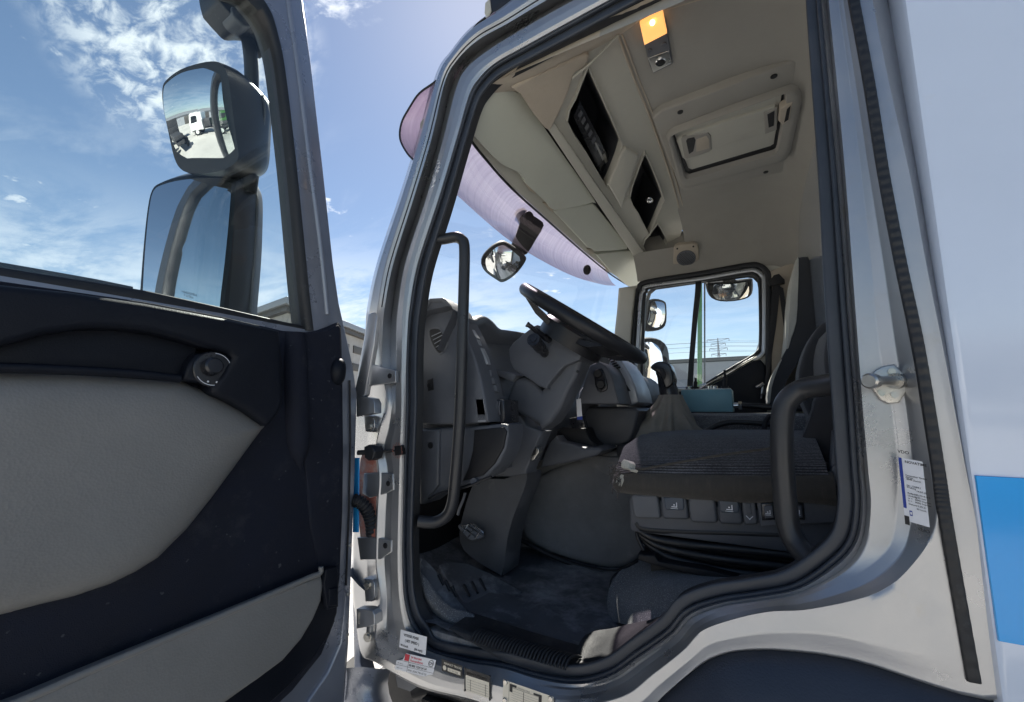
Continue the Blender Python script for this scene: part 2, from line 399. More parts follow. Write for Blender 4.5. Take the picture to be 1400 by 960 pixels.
def shell_of(name, px, pl, px2, pl2, mat, parent, smooth=4, round_=.25):
    """a housing lofted from a front outline to a back outline, closed and rounded behind"""
    a, b = outline(px, pl, smooth), outline(px2, pl2, smooth)
    ca, cb = sum(a, V()) / len(a), sum(b, V()) / len(b)
    rows = [[ca + (p - ca) * .965 for p in a], a]
    for t in (.12, .35, .6, .85): rows.append([p.lerp(q, t) + (p.lerp(q, t) - ca.lerp(cb, t)) * .10 * math.sin(math.pi * t) for p, q in zip(a, b)])
    rows += [b, [cb + (q - cb) * .8 + (cb - ca) * .10 for q in b]]
    bm = bmesh.new(); R = add_loft(bm, rows, False, True); bm.faces.new(R[-1]); bm.faces.new(R[0])
    return obj(name, bm, mat, parent, angle=50)

def add_text(bm, s, o, ux, uy, size, n, mi, align='LEFT', bold=0.):
    """lettering laid on a surface: o = origin, ux/uy = unit directions, size = letter height in metres"""
    cu = bpy.data.curves.new('lettering', 'FONT'); cu.body = s; cu.size = 1.; cu.align_x = align; cu.resolution_u = 2; cu.offset = bold
    ob = bpy.data.objects.new('lettering', cu)
    me = bpy.data.meshes.new_from_object(ob); idx = [bm.verts.new(V(o) + V(ux) * (v.co.x * size) + V(uy) * (v.co.y * size) + V(n) * .0006) for v in me.vertices]
    for p in me.polygons:
        try: f = bm.faces.new([idx[i] for i in p.vertices]); f.material_index = mi
        except ValueError: pass
    bpy.data.objects.remove(ob); bpy.data.curves.remove(cu); bpy.data.meshes.remove(me)

def add_rect(bm, o, ux, uy, x0, y0, x1, y1, n, h, mi):
    q = [bm.verts.new(V(o) + V(ux) * x + V(uy) * y + V(n) * h) for x, y in ((x0, y0), (x1, y0), (x1, y1), (x0, y1))]
    f = bm.faces.new(q); f.material_index = mi
# ------------------------------------------------------------------ the truck
TR = thing('truck', 'silver truck cab with its driver door swung open and white box body with blue stripe', 'truck', (-.45, 2.05, 0))

# ---- pressed steel cab side round the door opening: ten rings from the seal flange out to the skin edge
YP = [1.075, 1.06, 1.055, 1.052, 1.052, 1.095, 1.03, 1.02, 1.03, 1.12]
YH = [1.075, 1.060, 1.058, 1.055, 1.052, 1.060, 1.045, 1.095, 1.11, 1.13]
YS = [1.075, 1.046, 1.050, 1.040, 1.032, 1.020, 1.000, .996, 1.000, 1.06]
YF = [1.075, 1.052, 1.046, 1.040, 1.030, 1.022, 1.020, 1.020, 1.020, 1.06]
YC = [1.075, 1.060, 1.056, 1.050, 1.043, 1.041, 1.040, 1.040, 1.050, 1.09]
YB = [1.075, 1.046, 1.060, 1.045, 1.042, 1.034, .998, .998, .992, 1.06]
def mixy(a, b, t): return [p * (1 - t) + q * t for p, q in zip(a, b)]
def row(v, us): return [(u, v) for u in us]
ST = [
 # hinge pillar, going up
 (YC, [(590, 890), (584, 889), (577, 889), (569, 889), (557, 888), (545, 890), (532, 893), (522, 898), (513, 905), (514, 906)]),
 (mixy(YH, YC, .7), [(576, 869), (570, 870), (564, 871), (558, 872), (545, 872), (532, 876), (514, 880), (503, 888), (495, 893), (494, 894)]),
 (YH, row(848, [563, 559, 555, 551, 538, 529, 515, 500, 488, 486])),
 (YH, row(815, [555, 552, 549, 546, 535, 529, 520, 503, 484, 482])),
 (YH, row(775, [553, 550, 547, 544, 534, 526, 515, 502, 484, 482])),
 (YH, row(740, [552, 550, 547, 544, 534, 526, 515, 502, 484, 482])),
 (YH, row(690, [553, 551, 548, 545, 535, 528, 517, 502, 485, 483])),
 (YH, row(650, [554, 552, 549, 546, 538, 531, 519, 503, 486, 484])),
 (YH, row(612, [555, 553, 550, 547, 534, 526, 515, 502, 486, 484])),
 (YH, row(585, [556, 554, 551, 548, 540, 532, 520, 504, 487, 485])),
 (YH, row(550, [557, 555, 552, 549, 541, 536, 529, 508, 488, 486])),
 (mixy(YH, YP, .3), row(505, [557, 555, 552, 549, 542, 534, 522, 509, 493, 490])),
 (mixy(YH, YP, .6), row(455, [559, 557, 554, 550, 542, 534, 523, 512, 503, 499])),
 (YP, row(420, [563, 560, 556, 551, 544, 537, 526, 517, 506, 502])),
 (YP, row(360, [574, 571, 566, 560, 554, 547, 538, 528, 519, 515])),
 (YP, row(270, [603, 600, 595, 589, 583, 577, 566, 557, 549, 545])),
 (YP, row(190, [627, 624, 619, 612, 606, 600, 590, 581, 574, 570])),
 (YP, [(645, 133), (641, 131), (636, 129), (630, 126), (623, 123), (617, 120), (608, 113), (603, 108), (599, 103), (596, 101)]),
 (YP, [(658, 111), (654, 108), (649, 104), (643, 99), (637, 94), (633, 90), (626, 81), (621, 76), (618, 72), (616, 70)]),
 (YP, [(679, 90), (677, 86), (674, 82), (670, 76), (666, 70), (662, 65), (655, 54), (649, 46), (645, 40), (643, 38)]),
 (YP, [(716, 69), (714, 65), (712, 60), (709, 53), (705, 45), (702, 41), (696, 31), (689, 22), (684, 15), (682, 12)]),
 (YP, [(780, 34), (779, 29), (777, 24), (774, 16), (770, 8), (768, 3), (762, -8), (755, -20), (748, -30), (745, -34)]),
 (YP, [(920, -42), (920, -47), (918, -52), (915, -60), (911, -68), (909, -73), (903, -84), (896, -96), (889, -106), (886, -110)]),
 (YP, [(1060, -112), (1060, -118), (1059, -124), (1057, -134), (1054, -144), (1053, -150), (1048, -164), (1042, -178), (1036, -190), (1034, -196)]),
 # corner and down the rear pillar
 (mixy(YP, YB, .5), [(1102, -104), (1106, -110), (1110, -116), (1116, -126), (1122, -136), (1126, -142), (1134, -154), (1142, -166), (1150, -178), (1154, -184)]),
 (YB, [(1116, -60), (1120, -61), (1124, -62), (1128, -63), (1140, -66), (1147, -68), (1157, -70), (1174, -74), (1184, -76), (1198, -80)]),
 (YB, row(0, [1121, 1125, 1129, 1133, 1146, 1153, 1160, 1177, 1193, 1213])),
 (YB, row(120, [1132, 1136, 1140, 1145, 1163, 1171, 1180, 1198, 1217, 1238])),
 (YB, row(240, [1143, 1147, 1151, 1156, 1178, 1189, 1199, 1217, 1244, 1263])),
 (YB, row(360, [1152, 1156, 1160, 1165, 1191, 1208, 1222, 1240, 1266, 1286])),
 (YB, row(480, [1161, 1165, 1169, 1174, 1203, 1226, 1246, 1264, 1290, 1311])),
 (YB, row(560, [1167, 1171, 1175, 1180, 1221, 1240, 1259, 1279, 1305, 1326])),
 (YB, row(640, [1172, 1176, 1181, 1187, 1229, 1248, 1272, 1292, 1320, 1340])),
 (YB, [(1175, 690), (1180, 691), (1185, 692), (1191, 693), (1226, 706), (1246, 714), (1281, 712), (1303, 712), (1334, 712), (1353, 712)]),
 (mixy(YB, YS, .3), [(1167, 738), (1172, 740), (1177, 743), (1183, 746), (1214, 751), (1230, 761), (1248, 772), (1306, 798), (1350, 815), (1366, 816)]),
 (mixy(YB, YS, .6), [(1140, 770), (1144, 774), (1150, 779), (1155, 782), (1168, 787), (1182, 799), (1197, 812), (1290, 892), (1374, 955), (1392, 962)]),
 # along the sill and over the wheel arch, going forward
 (YS, [(1092, 802), (1094, 805), (1096, 808), (1098, 811), (1100, 815), (1104, 824), (1109, 833), (1140, 868), (1170, 903), (1171, 907)]),
 (YS, [(1042, 813), (1043, 816), (1044, 819), (1044, 821), (1045, 824), (1047, 830), (1049, 837), (1060, 865), (1075, 889), (1075, 893)]),
 (YS, [(985, 822), (986, 825), (987, 828), (988, 830), (990, 834), (993, 841), (996, 849), (1005, 872), (1012, 889), (1012, 893)]),
 (YS, [(941, 838), (943, 841), (945, 844), (946, 846), (950, 852), (954, 858), (958, 864), (968, 882), (976, 898), (977, 902)]),
 (YS, [(915, 866), (917, 869), (919, 872), (920, 874), (925, 880), (929, 884), (934, 889), (942, 903), (950, 914), (951, 918)]),
 (YS, [(872, 896), (874, 899), (876, 902), (878, 905), (883, 911), (887, 916), (892, 922), (902, 936), (911, 947), (912, 951)]),
 (YS, [(835, 921), (836, 924), (838, 928), (839, 931), (843, 938), (846, 943), (851, 952), (859, 970), (866, 985), (867, 990)]),
 (mixy(YS, YF, .6), [(790, 932), (789, 936), (788, 940), (787, 943), (785, 951), (783, 957), (780, 966), (778, 985), (777, 1003), (777, 1008)]),
 (YF, [(740, 925), (738, 929), (736, 933), (734, 937), (730, 944), (727, 950), (722, 958), (716, 970), (710, 982), (710, 986)]),
 (YF, [(690, 911), (687, 914), (684, 918), (681, 922), (675, 929), (670, 935), (664, 942), (656, 950), (649, 957), (649, 960)]),
 (mixy(YF, YC, .5), [(638, 903), (634, 905), (629, 908), (624, 911), (615, 916), (606, 921), (596, 927), (584, 933), (574, 937), (573, 940)]),
]
NR = 10
ring_ctl = [[at(st[1][k][0], st[1][k][1], ('y', st[0][k])) for st in ST] for k in range(NR)]
ring = [cr(r, 6, True) for r in ring_ctl]
rows = []
for i in range(len(ring[0])):
    c_ = []
    for k in range(NR):
        p = ring[k][i]
        if 0 < k: c_.append(p.lerp(ring[k - 1][i], .10))
        c_.append(p.copy())
        if k < NR - 1: c_.append(p.lerp(ring[k + 1][i], .10))
    rows.append(cr(c_, 2))
bm = loft(rows, True, False)
wear = {}
nper = len(rows[0]) - 1
bm.faces.ensure_lookup_table()
for i_, fc in enumerate(bm.faces):
    r_i, c_i = divmod(i_, nper)
    if 6 * 24 <= r_i < 6 * 31 and 18 <= c_i < 34: fc.material_index = 1
cab = obj('cab_body', bm, ['silver', 'silver'], TR, angle=70)
cab['label'] = 'silver pressed steel cab side with worn door opening'

# black inner return of the opening and the fat rubber seal round it
cen = sum(ring[0], V()) / len(ring[0])
def shrink(r, s, y): return [V((p.x, 0, p.z)) + (V((cen.x, 0, cen.z)) - V((p.x, 0, p.z))).normalized() * s + V((0, y, 0)) for p in r]
obj('door_frame_lining', loft([shrink(ring[0], -.004, 1.074), shrink(ring[0], .012, 1.085), shrink(ring[0], .022, 1.10), shrink(ring[0], .030, 1.12)], False, True), 'rubber', TR, angle=80)
bm = bmesh.new(); ltube(bm, shrink(ring[0], .005, 1.070), .010, .012, (0, -1, 0), True)
ltube(bm, shrink(ring[0], .021, 1.082), .026, .012, (0, -1, 0), True)
obj('door_seal', bm, 'rubber_blue', TR, angle=80)
# black weather strip lying in the gutter of the front pillar and roof rail
bm = bmesh.new(); g = ring[5][6 * 13 + 2:6 * 24]
ltube(bm, [V((p.x, 1.046, p.z)) for p in g], .013, .022, (0, -1, 0))
g7 = [p.lerp(q, .45) for p, q in zip(ring[6][6 * 13:6 * 23], ring[7][6 * 13:6 * 23])]
ltube(bm, [V((p.x, p.y + .001, p.z)) for p in g7], .0035, .006, (0, -1, 0))
obj('gutter_strip', bm, 'rubber', TR, angle=80)

# ribbed rubber strip down the rear pillar
sp = [(1167, 0), (1189, 120), (1208, 240), (1231, 360), (1256, 480), (1282, 640), (1294, 720), (1331, 932)]
sp = [(1155, -70)] + sp
P = cr([at(u, v, ('y', .996)) for u, v in sp], 40)
bm = bmesh.new(); rws = []
for i, p in enumerate(P):
    t = (P[min(i + 1, len(P) - 1)] - P[max(i - 1, 0)]).normalized(); s = t.cross(V((0, -1, 0))).normalized()
    h = .005 + (.0012 if (i // 2) % 2 else 0)
    rws.append([p + s * a + V((0, -b, 0)) for a, b in ((-.0085, -.004), (-.0085, h * .6), (-.006, h), (.006, h), (.0085, h * .6), (.0085, -.004))])
add_loft(bm, rws); obj('rubber_strip', bm, 'rubber', TR, angle=50)

# striker: eight sided plate with its pin
pl = ('y', 1.030)
slab('striker_plate', [(1196, 507), (1206, 501), (1223, 498), (1236, 511), (1240, 521), (1239, 536), (1229, 551), (1214, 552), (1204, 546), (1192, 530), (1187, 520)], pl, .006, 'steel', TR, .002)
c = at(1228, 521, ('y', 1.03)); bm = bmesh.new()
e = at(1190, 521, ('y', .955)); add_tube(bm, [c, e], .0085, 14)
ax = (e - c).normalized(); add_disc(bm, c, ax, .014, .012, 16); add_disc(bm, e - ax * .010, ax, .0135, .016, 16, bev=.003)
obj('striker_pin', bm, 'steel', TR)
for u, v in ((1219, 508), (1223, 540), (1205, 537)):
    disc('bolt', at(u, v, ('y', 1.030)), (0, -1, 0), .006, .003, 'steel', TR, 10)

# service sticker on the rear pillar
o_, ux, uy = at(1239, 713, ('y', 1.0)), None, None
a, b, c3 = at(1239, 711, ('y', 1.012)), at(1273, 721, ('y', .992)), at(1230, 625, ('y', 1.012))
ux, uy = (b - a).normalized(), (c3 - a).normalized(); nn = ux.cross(uy); nn = nn if nn.y < 0 else -nn
W_, H_ = (b - a).length, (c3 - a).length
bm = bmesh.new(); a = a + nn * .004
add_rect(bm, a, ux, uy, 0, 0, W_, H_, nn, 0, 0); add_rect(bm, a, ux, uy, 0, H_ * .20, W_ * .14, H_, nn, .0005, 1)
add_text(bm, 'VDO', a + uy * (H_ + .008), ux, uy, .0075, nn, 2, bold=.02); add_text(bm, 'VDO', a + ux * (W_ * .50) - uy * .010, ux, uy, .0075, nn, 2, bold=.02)
add_text(bm, 'NOVATIME', a + ux * W_ * .26 + uy * H_ * .93, ux, uy, .0060, nn, 2, bold=.02)
for y, x0, s in ((.72, .22, 'Taxameter GmbH'), (.69, .22, 'Zurich'), (.66, .26, '8048 Zurich'), (.56, .24, 'Nr. 13684.1'), (.53, .24, 'Prufung'), (.50, .62, '14.07.20'), (.44, .24, 'Reifen'), (.44, .52, '285/70 R19.5'), (.40, .24, 'Umfang'), (.40, .52, '2690 mm'), (.36, .24, 'w ='), (.36, .52, '6840 Imp/km'), (.32, .24, 'k ='), (.32, .52, '8000 Imp/km'), (.27, .24, 'Datum'), (.27, .55, '12.05.21'), (.22, .55, '90 km/h')):
    add_text(bm, s, a + ux * W_ * x0 + uy * H_ * y, ux, uy, .0040, nn, 2, bold=.01)
add_rect(bm, a, ux, uy, W_ * .0, -H_ * .06, W_ * .20, H_ * .08, nn, .0006, 2)
add_rect(bm, a, ux, uy, W_ * .24, H_ * .10, W_ * .36, H_ * .18, nn, .0006, 1); add_rect(bm, a, ux, uy, W_ * .27, H_ * .12, W_ * .34, H_ * .16, nn, .0008, 0)
obj('service_sticker', bm, ['paper', 'navy_ink', 'ink'], TR, smooth=False)

# ---- sill labels and plates
def frame_of(px, pl):
    """origin, right, up, normal, width, height from bottom-left, bottom-right, top-left pixels"""
    a, b, c = (at(u, v, pl) for u, v in px)
    x = (b - a); y = (c - a); w, h = x.length, y.length; x.normalize(); y.normalize()
    n = x.cross(y).normalized()
    if n.dot(CAM - a) < 0: n = -n
    return a + n * .0035, x, y, n, w, h
pl = ('y', 1.036)
a, x, y, n, w, h = frame_of(((547, 884), (583, 895), (549, 860)), ('y', 1.039))
bm = bmesh.new(); add_rect(bm, a, x, y, 0, 0, w, h, n, 0, 0)
for s, yy, xx, sz in (('VITESSE FIXEE', .70, .14, .19), ('( SET SPEED )', .41, .20, .19), ('90 Km/h', .10, .05, .17), ('(56 mph)', .10, .57, .17)):
    add_text(bm, s, a + x * w * xx + y * h * yy, x, y, h * sz, n, 1, bold=.03)
obj('speed_label', bm, ['paper', 'ink'], TR, smooth=False)
a, x, y, n, w, h = frame_of(((541, 914), (592, 927), (546, 890)), ('y', 1.035))
bm = bmesh.new()
q = [bm.verts.new(a + x * w * i + y * h * j) for i, j in ((0, 0), (1, 0), (1, 1.0), (.22, 1.0), (.16, .62), (0, .5))]; bm.faces.new(q)
add_rect(bm, a, x, y, w * .20, h * .60, w * .32, h * .97, n, .0005, 2)
add_rect(bm, a, x, y, 0, h * .55, w, h * .565, n, .0006, 1); add_rect(bm, a, x, y, 0, h * .28, w, h * .295, n, .0006, 1); add_rect(bm, a, x, y, w * .325, 0, w * .332, h, n, .0006, 1)
add_text(bm, '24 Stunden', a + x * w * .36 + y * h * .80, x, y, h * .17, n, 2, bold=.02)
add_text(bm, 'Pannendienst', a + x * w * .36 + y * h * .62, x, y, h * .17, n, 2, bold=.02)
add_text(bm, 'CH', a + x * w * .84 + y * h * .70, x, y, h * .20, n, 1, bold=.02)
add_text(bm, '00 800 1234 24 24', a + x * w * .35 + y * h * .35, x, y, h * .165, n, 1, bold=.03)
add_text(bm, '0041 (0)44 746 65 30', a + x * w * .35 + y * h * .08, x, y, h * .15, n, 1)
add_text(bm, '24h Service', a + x * w * .04 + y * h * .36, x, y, h * .09, n, 1); add_text(bm, 'Suisse / CH', a + x * w * .04 + y * h * .10, x, y, h * .09, n, 1)
cc = a + x * w * .90 + y * h * .77
for k in range(20):
    t0, t1 = 2 * math.pi * k / 20, 2 * math.pi * (k + 1) / 20
    vs = [bm.verts.new(cc + x * (math.cos(t) * r) + y * (math.sin(t) * r) + n * .0007) for t, r in ((t0, h * .18), (t1, h * .18), (t1, h * .155), (t0, h * .155))]
    f = bm.faces.new(vs); f.material_index = 1
obj('service_label', bm, ['paper', 'ink', 'red_ink'], TR, smooth=False)
a, x, y, n, w, h = frame_of(((605, 916), (633, 926), (605, 900)), ('y', 1.024))
bm = bmesh.new(); add_rect(bm, a, x, y, 0, 0, w, h, n, 0, 0)
add_text(bm, 'RENAULT TRUCKS', a + x * w * .12 + y * h * .66, x, y, h * .24, n, 1, bold=.02)
add_rect(bm, a, x, y, w * .30, h * .16, w * .92, h * .46, n, .0006, 1); add_text(bm, '12 - W 1234', a + x * w * .36 + y * h * .22, x, y, h * .20, n, 0, bold=.02)
add_disc(bm, a + x * w * .15 + y * h * .34, n, h * .20, .0008, 14, 1)
obj('maker_plate', bm, ['ink', 'cream'], TR, smooth=False)
a, x, y, n, w, h = frame_of(((637, 943), (671, 955), (637, 912)), ('y', 1.020))
bm = bmesh.new(); add_rect(bm, a, x, y, 0, 0, w, h, n, 0, 1); add_rect(bm, a, x, y, 0, h * .70, w, h, n, .0006, 0)
add_text(bm, 'RENAULT TRUCKS', a + x * w * .08 + y * h * .77, x, y, h * .13, n, 1, bold=.02)
for k in range(5): add_rect(bm, a, x, y, w * .08, h * (.08 + .11 * k), w * .94, h * (.087 + .11 * k), n, .0006, 0)
for q in (.22, .82): add_rect(bm, a, x, y, w * q, h * .05, w * (q + .012), h * .56, n, .0007, 0)
add_rect(bm, a, x, y, -w * .03, 0, w * .02, h, n, .0007, 0); add_rect(bm, a, x, y, w * .97, -h * .05, w * 1.02, h, n, .0007, 0)
for i, j in ((0, .98), (0, .02), (1, .97), (1, 0)): add_disc(bm, a + x * w * i + y * h * j, n, h * .055, .002, 10, 0)
obj('type_plate', bm, ['ink', 'cream'], TR, smooth=False)
a, x, y, n, w, h = frame_of(((688, 962), (757, 988), (689, 928)), ('y', 1.018))
bm = bmesh.new(); add_rect(bm, a, x, y, 0, 0, w, h * 1.0, n, 0, 1)
add_rect(bm, a, x, y, w * .14, h * .62, w * .20, h * .93, n, .0006, 0); add_rect(bm, a, x, y, w * .14, h * .84, w * .28, h * .93, n, .0007, 0)
add_rect(bm, a, x, y, w * .72, h * .58, w * .78, h * .90, n, .0006, 0); add_rect(bm, a, x, y, w * .62, h * .82, w * .78, h * .90, n, .0007, 0)
add_rect(bm, a, x, y, w * .20, h * .80, w * .72, h * .812, n, .0007, 0)
add_text(bm, 'CONSTRUCTEUR', a + x * w * .30 + y * h * .84, x, y, h * .075, n, 0)
for k in range(7): add_rect(bm, a, x, y, w * .18, h * (.14 + .09 * k), w * .76, h * (.146 + .09 * k), n, .0006, 0)
add_rect(bm, a, x, y, w * .42, h * .1, w * .43, h * .78, n, .0006, 0); add_rect(bm, a, x, y, w * .125, 0, w * .13, h, n, .0005, 0)
for i, j in ((.05, .93), (.95, .90), (.05, .2), (.95, .2)): add_disc(bm, a + x * w * i + y * h * j, n, .006, .003, 12, 2, bev=.001)
obj('data_plate', bm, ['ink', 'cream', 'steel'], TR, smooth=False)

# ---- things seen on the hinge pillar
def hinge(v0, flip):
    r = bpy.data.objects.new('door_hinge', None); COL.objects.link(r); r.parent = TR; r.location = -wloc(TR)
    bm = bmesh.new(); s = -1 if flip else 1
    pts = [(487, v0), (500, v0), (509, v0 + 2), (512, v0 + 8), (512, v0 + 22), (502, v0 + 24), (487, v0 + 27)]
    add_prism(bm, outline(pts, ('y', 1.02)), V((0, .03, 0)), .003)
    obj('hinge_arm', bm, 'silver', r)
    bm = bmesh.new()
    vv = (v0 + 24, v0 + 48) if not flip else (v0 - 42, v0 - 10)
    add_prism(bm, outline([(497, vv[0]), (509, vv[0] + 2), (512, vv[0] + 8), (512, vv[1] - 6), (508, vv[1]), (499, vv[1])], ('y', 1.055)), V((0, .03, 0)), .003)
    obj('hinge_leaf', bm, 'silver', r)
    cs = ((505, (vv[0] + vv[1]) / 2 + 4),) if not flip else ((503, vv[0] + 9), (503, v0 + 38))
    for u, v in cs:
        bm = bmesh.new(); add_disc(bm, at(u, v, ('y', 1.052)), (.3, -1, 0), .009, .008, 6); add_disc(bm, at(u, v, ('y', 1.0535)), (.3, -1, 0), .014, .003, 16); obj('bolt', bm, 'steel', r)
    bm = bmesh.new(); add_rect(bm, at(489, v0 + 20, ('y', 1.018)), V((.96, .25, 0)), V((0, 0, 1)), 0, 0, .018, .035, V((.25, -.96, 0)), 0, 0)
    obj('casting_mark', bm, 'steel', r)
    if flip: box('hinge_leaf', at(508, v0 + 30, ('y', 1.07)), (.02, .03, .05), 'silver', r)
    return r
hinge(543, False); hinge(833, True)
# door check strap with its rubber stop
bm = bmesh.new(); A_, B_ = at(489, 619, ('y', 1.00)), at(545, 616, ('y', 1.062))
add_tube(bm, [A_, A_.lerp(B_, .35)], .008, 10); add_tube(bm, [A_.lerp(B_, .3), B_], .0045, 10); obj('check_strap', bm, 'black', TR)
m_ = at(504, 619, ('y', 1.01)); bm = bmesh.new(); add_prism(bm, outline([(497, 611), (503, 608), (509, 611), (512, 618), (509, 627), (503, 630), (498, 626)], ('y', 1.005)), V((.01, .03, 0)), .004, 2); obj('check_stop', bm, 'rubber', TR)
bm = bmesh.new(); add_prism(bm, outline([(539, 610), (548, 609), (549, 622), (540, 623)], ('y', 1.045)), V((0, .02, 0)), .001); obj('check_bracket', bm, 'black', TR)
bm = bmesh.new()
for k in range(40):
    t0, t1 = 2 * math.pi * k / 40, 2 * math.pi * (k + .45) / 40
    c = at(543, 616, ('y', 1.046))
    if random.random() < .75:
        r = .019 + random.random() * .006
        bm.faces.new([bm.verts.new(c + V((math.cos(t) * q, 0, math.sin(t) * q * 1.1))) for t, q in ((t0, r), (t1, r), (t1, r - .006), (t0, r - .006))])
obj('paint_chips', bm, 'red_sheen_chips', TR, smooth=False)
# corrugated cable conduit
P = cr([at(u, v, ('y', y)) for u, v, y in ((483, 684, 1.0), (491, 686, 1.01), (501, 696, 1.03), (507, 712, 1.05), (509, 730, 1.07), (508, 742, 1.09))], 14)
bm = bmesh.new(); add_tube(bm, P, [.017 + (.004 if (i // 2) % 2 else 0) for i in range(len(P))], 14); obj('cable_conduit', bm, 'rubber', TR, angle=25)
# gussets with rivets, and a reddish reflection painted on the pillar
for px, uv in (([(497, 647), (521, 646), (537, 648), (538, 670), (524, 676), (505, 681), (495, 675)], (531, 661)), ([(488, 735), (514, 735), (535, 739), (535, 755), (520, 765), (492, 766)], (527, 746)), ([(499, 495), (512, 499), (541, 507), (541, 523), (510, 527), (496, 530)], (533, 514))):
    y0 = 1.048 if px[0][1] != 495 else 1.035
    slab('gusset', px, ('y', y0), .012, 'silver', TR, .003)
    bm = bmesh.new(); add_disc(bm, at(uv[0], uv[1], ('y', y0)), (0, -1, 0), .0085, .003, 14, bev=.001); obj('bolt', bm, 'black', TR)
slab('red_sheen_patch', [(492, 628), (508, 626), (517, 636), (520, 690), (517, 735), (492, 735)], ('y', 1.054), .03, 'red_sheen_chips', TR, .004, smooth=4)  # reddish reflection on the pillar, put into the patch colour
# corner panel seen through the hinge gap: grey below, blue stripe in the middle
slab('corner_panel', [(482, 560), (489, 560), (491, 800), (492, 905), (499, 933), (495, 938), (484, 918), (482, 800)], ('y', 1.13), .05, 'door_metal', TR, .004)
slab('corner_stripe', [(484, 626), (490.5, 626), (489.5, 728), (482, 728)], ('y', 1.035), .004, 'blue', TR, .001)
slab('corner_panel', [(482, 545), (492, 498), (503, 429), (516, 425), (511, 470), (499, 540), (492, 547)], ('y', 1.025), .02, 'silver', TR, .006)

# ---- cab outside: roof, wall returns, step well, wheel arch, white body
bm = bmesh.new(); rws = []
top = [ring[9][i] for i in range(6 * 17, 6 * 25)]
for s, dz in ((0, 0), (.04, .05), (.12, .11), (.3, .16), (.7, .18), (1.05, .185)):
    rws.append([V((p.x + (0 if s < .05 else -.02 * s), p.y + s, p.z + dz)) for p in top])
for s, dz in ((1.4, .18), (1.75, .16), (1.93, .11), (2.01, .05), (2.05, -.02), (2.06, -.10)):
    rws.append([V((p.x - .02 * (2.05 - s), p.y + s, p.z + dz)) for p in top])
add_loft(bm, rws); obj('roof_panel', bm, 'silver', TR, angle=60)
# front of the roof, above the windscreen
def wx(y, z):   # windscreen surface
    return -1.03 + (z - 1.79) * .245 - .27 * (1 - ((y - 2.05) / 1.02) ** 2)
# marker lamp on the roof edge
r_ = slab('marker_lamp', [(664, 3), (668, -3), (690, -12), (722, -22), (724, -8), (700, 2), (672, 20), (666, 24), (664, 18)], ('y', 1.10), .07, 'rubber', TR, .008)
slab('lamp_lens', [(663, 4), (669, -2), (671, 14), (665, 25), (662, 18)], ('y', 1.095), .05, 'beige', r_, .003)

# step well and dark underside below the sill
bm = bmesh.new()
add_box(bm, (-.62, 1.45, .70), (.75, .5, .05)); add_box(bm, (-.62, 1.28, .45), (.7, .36, .03))
obj('entry_step', bm, 'black', TR)
slab('step_bracket', [(540, 922), (556, 926), (575, 936), (560, 946), (543, 940)], ('y', 1.12), .02, 'plastic_mid', TR)
# rounded step-well cheek, light grey, at the foot of the hinge pillar
bm = bmesh.new(); rws = []
for u, v, w in ((514, 914, 0), (511, 922, 0), (509, 935, 0), (511, 950, 0), (520, 975, 0), (535, 1010, 0)):
    p = at(u, v, ('y', 1.10)); rws.append([p + V((-.30, -.02, -.16)), p + V((-.22, -.05, -.05)), p + V((-.10, -.055, .0)), p + V((-.025, -.03, .012)), p, p + V((.004, .02, -.01)), p + V((-.02, .09, -.05))])
add_loft(bm, rws); obj('step_cheek', bm, 'door_metal', TR, angle=80)
slab('sill_underside', [(520, 914), (660, 962), (720, 1000), (720, 1200), (540, 1200), (515, 960)], ('y', 1.45), .02, 'black', TR, 0)
bm = bmesh.new(); add_tube(bm, cr([at(u, v, ('y', 1.25)) for u, v in ((570, 945), (600, 938), (640, 950), (700, 985))], 5), .03, 10); obj('step_tube', bm, 'rubber', TR)

# wheel arch: dark plastic, lofted from its lip down and outwards
arc = [(800, 1040), (846, 1000), (880, 972), (911, 949), (950, 917), (981, 899), (1017, 891), (1079, 892), (1135, 897), (1196, 912), (1262, 929), (1330, 947), (1395, 966)]
A_ = cr([at(u, v, ('y', 1.01)) for u, v in arc], 6); cx = V((.03, 0, .55)); rws = []
for k in range(9):
    t = k / 8
    rws.append([V((p.x + (cx.x - p.x) * (.55 * t ** 1.3), 1.012 - .10 * math.sin(min(1, t * 1.6) * math.pi / 2) , p.z + (cx.z - p.z) * (.55 * t ** 1.3) - .004)) for p in A_])
rws.insert(0, [V((p.x, 1.06, p.z + .006)) for p in A_])
bm = bmesh.new(); add_loft(bm, rws); obj('wheel_arch', bm, 'arch', TR, angle=60)
# white box body behind the cab
ys = .985
bm = bmesh.new(); add_box(bm, (3.20, 2.05, 1.87), (5.8, 2.13, 1.8), 0, 0, .012); body = obj('cargo_body', bm, 'white', TR)
body['label'] = 'white gloss box body with a blue stripe'
z0, z1 = 1.300, 1.545
bm = bmesh.new()
add_prism(bm, [V((.306, ys - .004, z0)), V((6.1, ys - .004, z0)), V((6.1, ys - .004, z1)), V((.306, ys - .004, z1))], V((0, .006, 0)), .001)
obj('stripe', bm, 'blue', body)
box('subframe', (3.2, 2.05, .78), (6, .9, .3), 'chassis', TR)
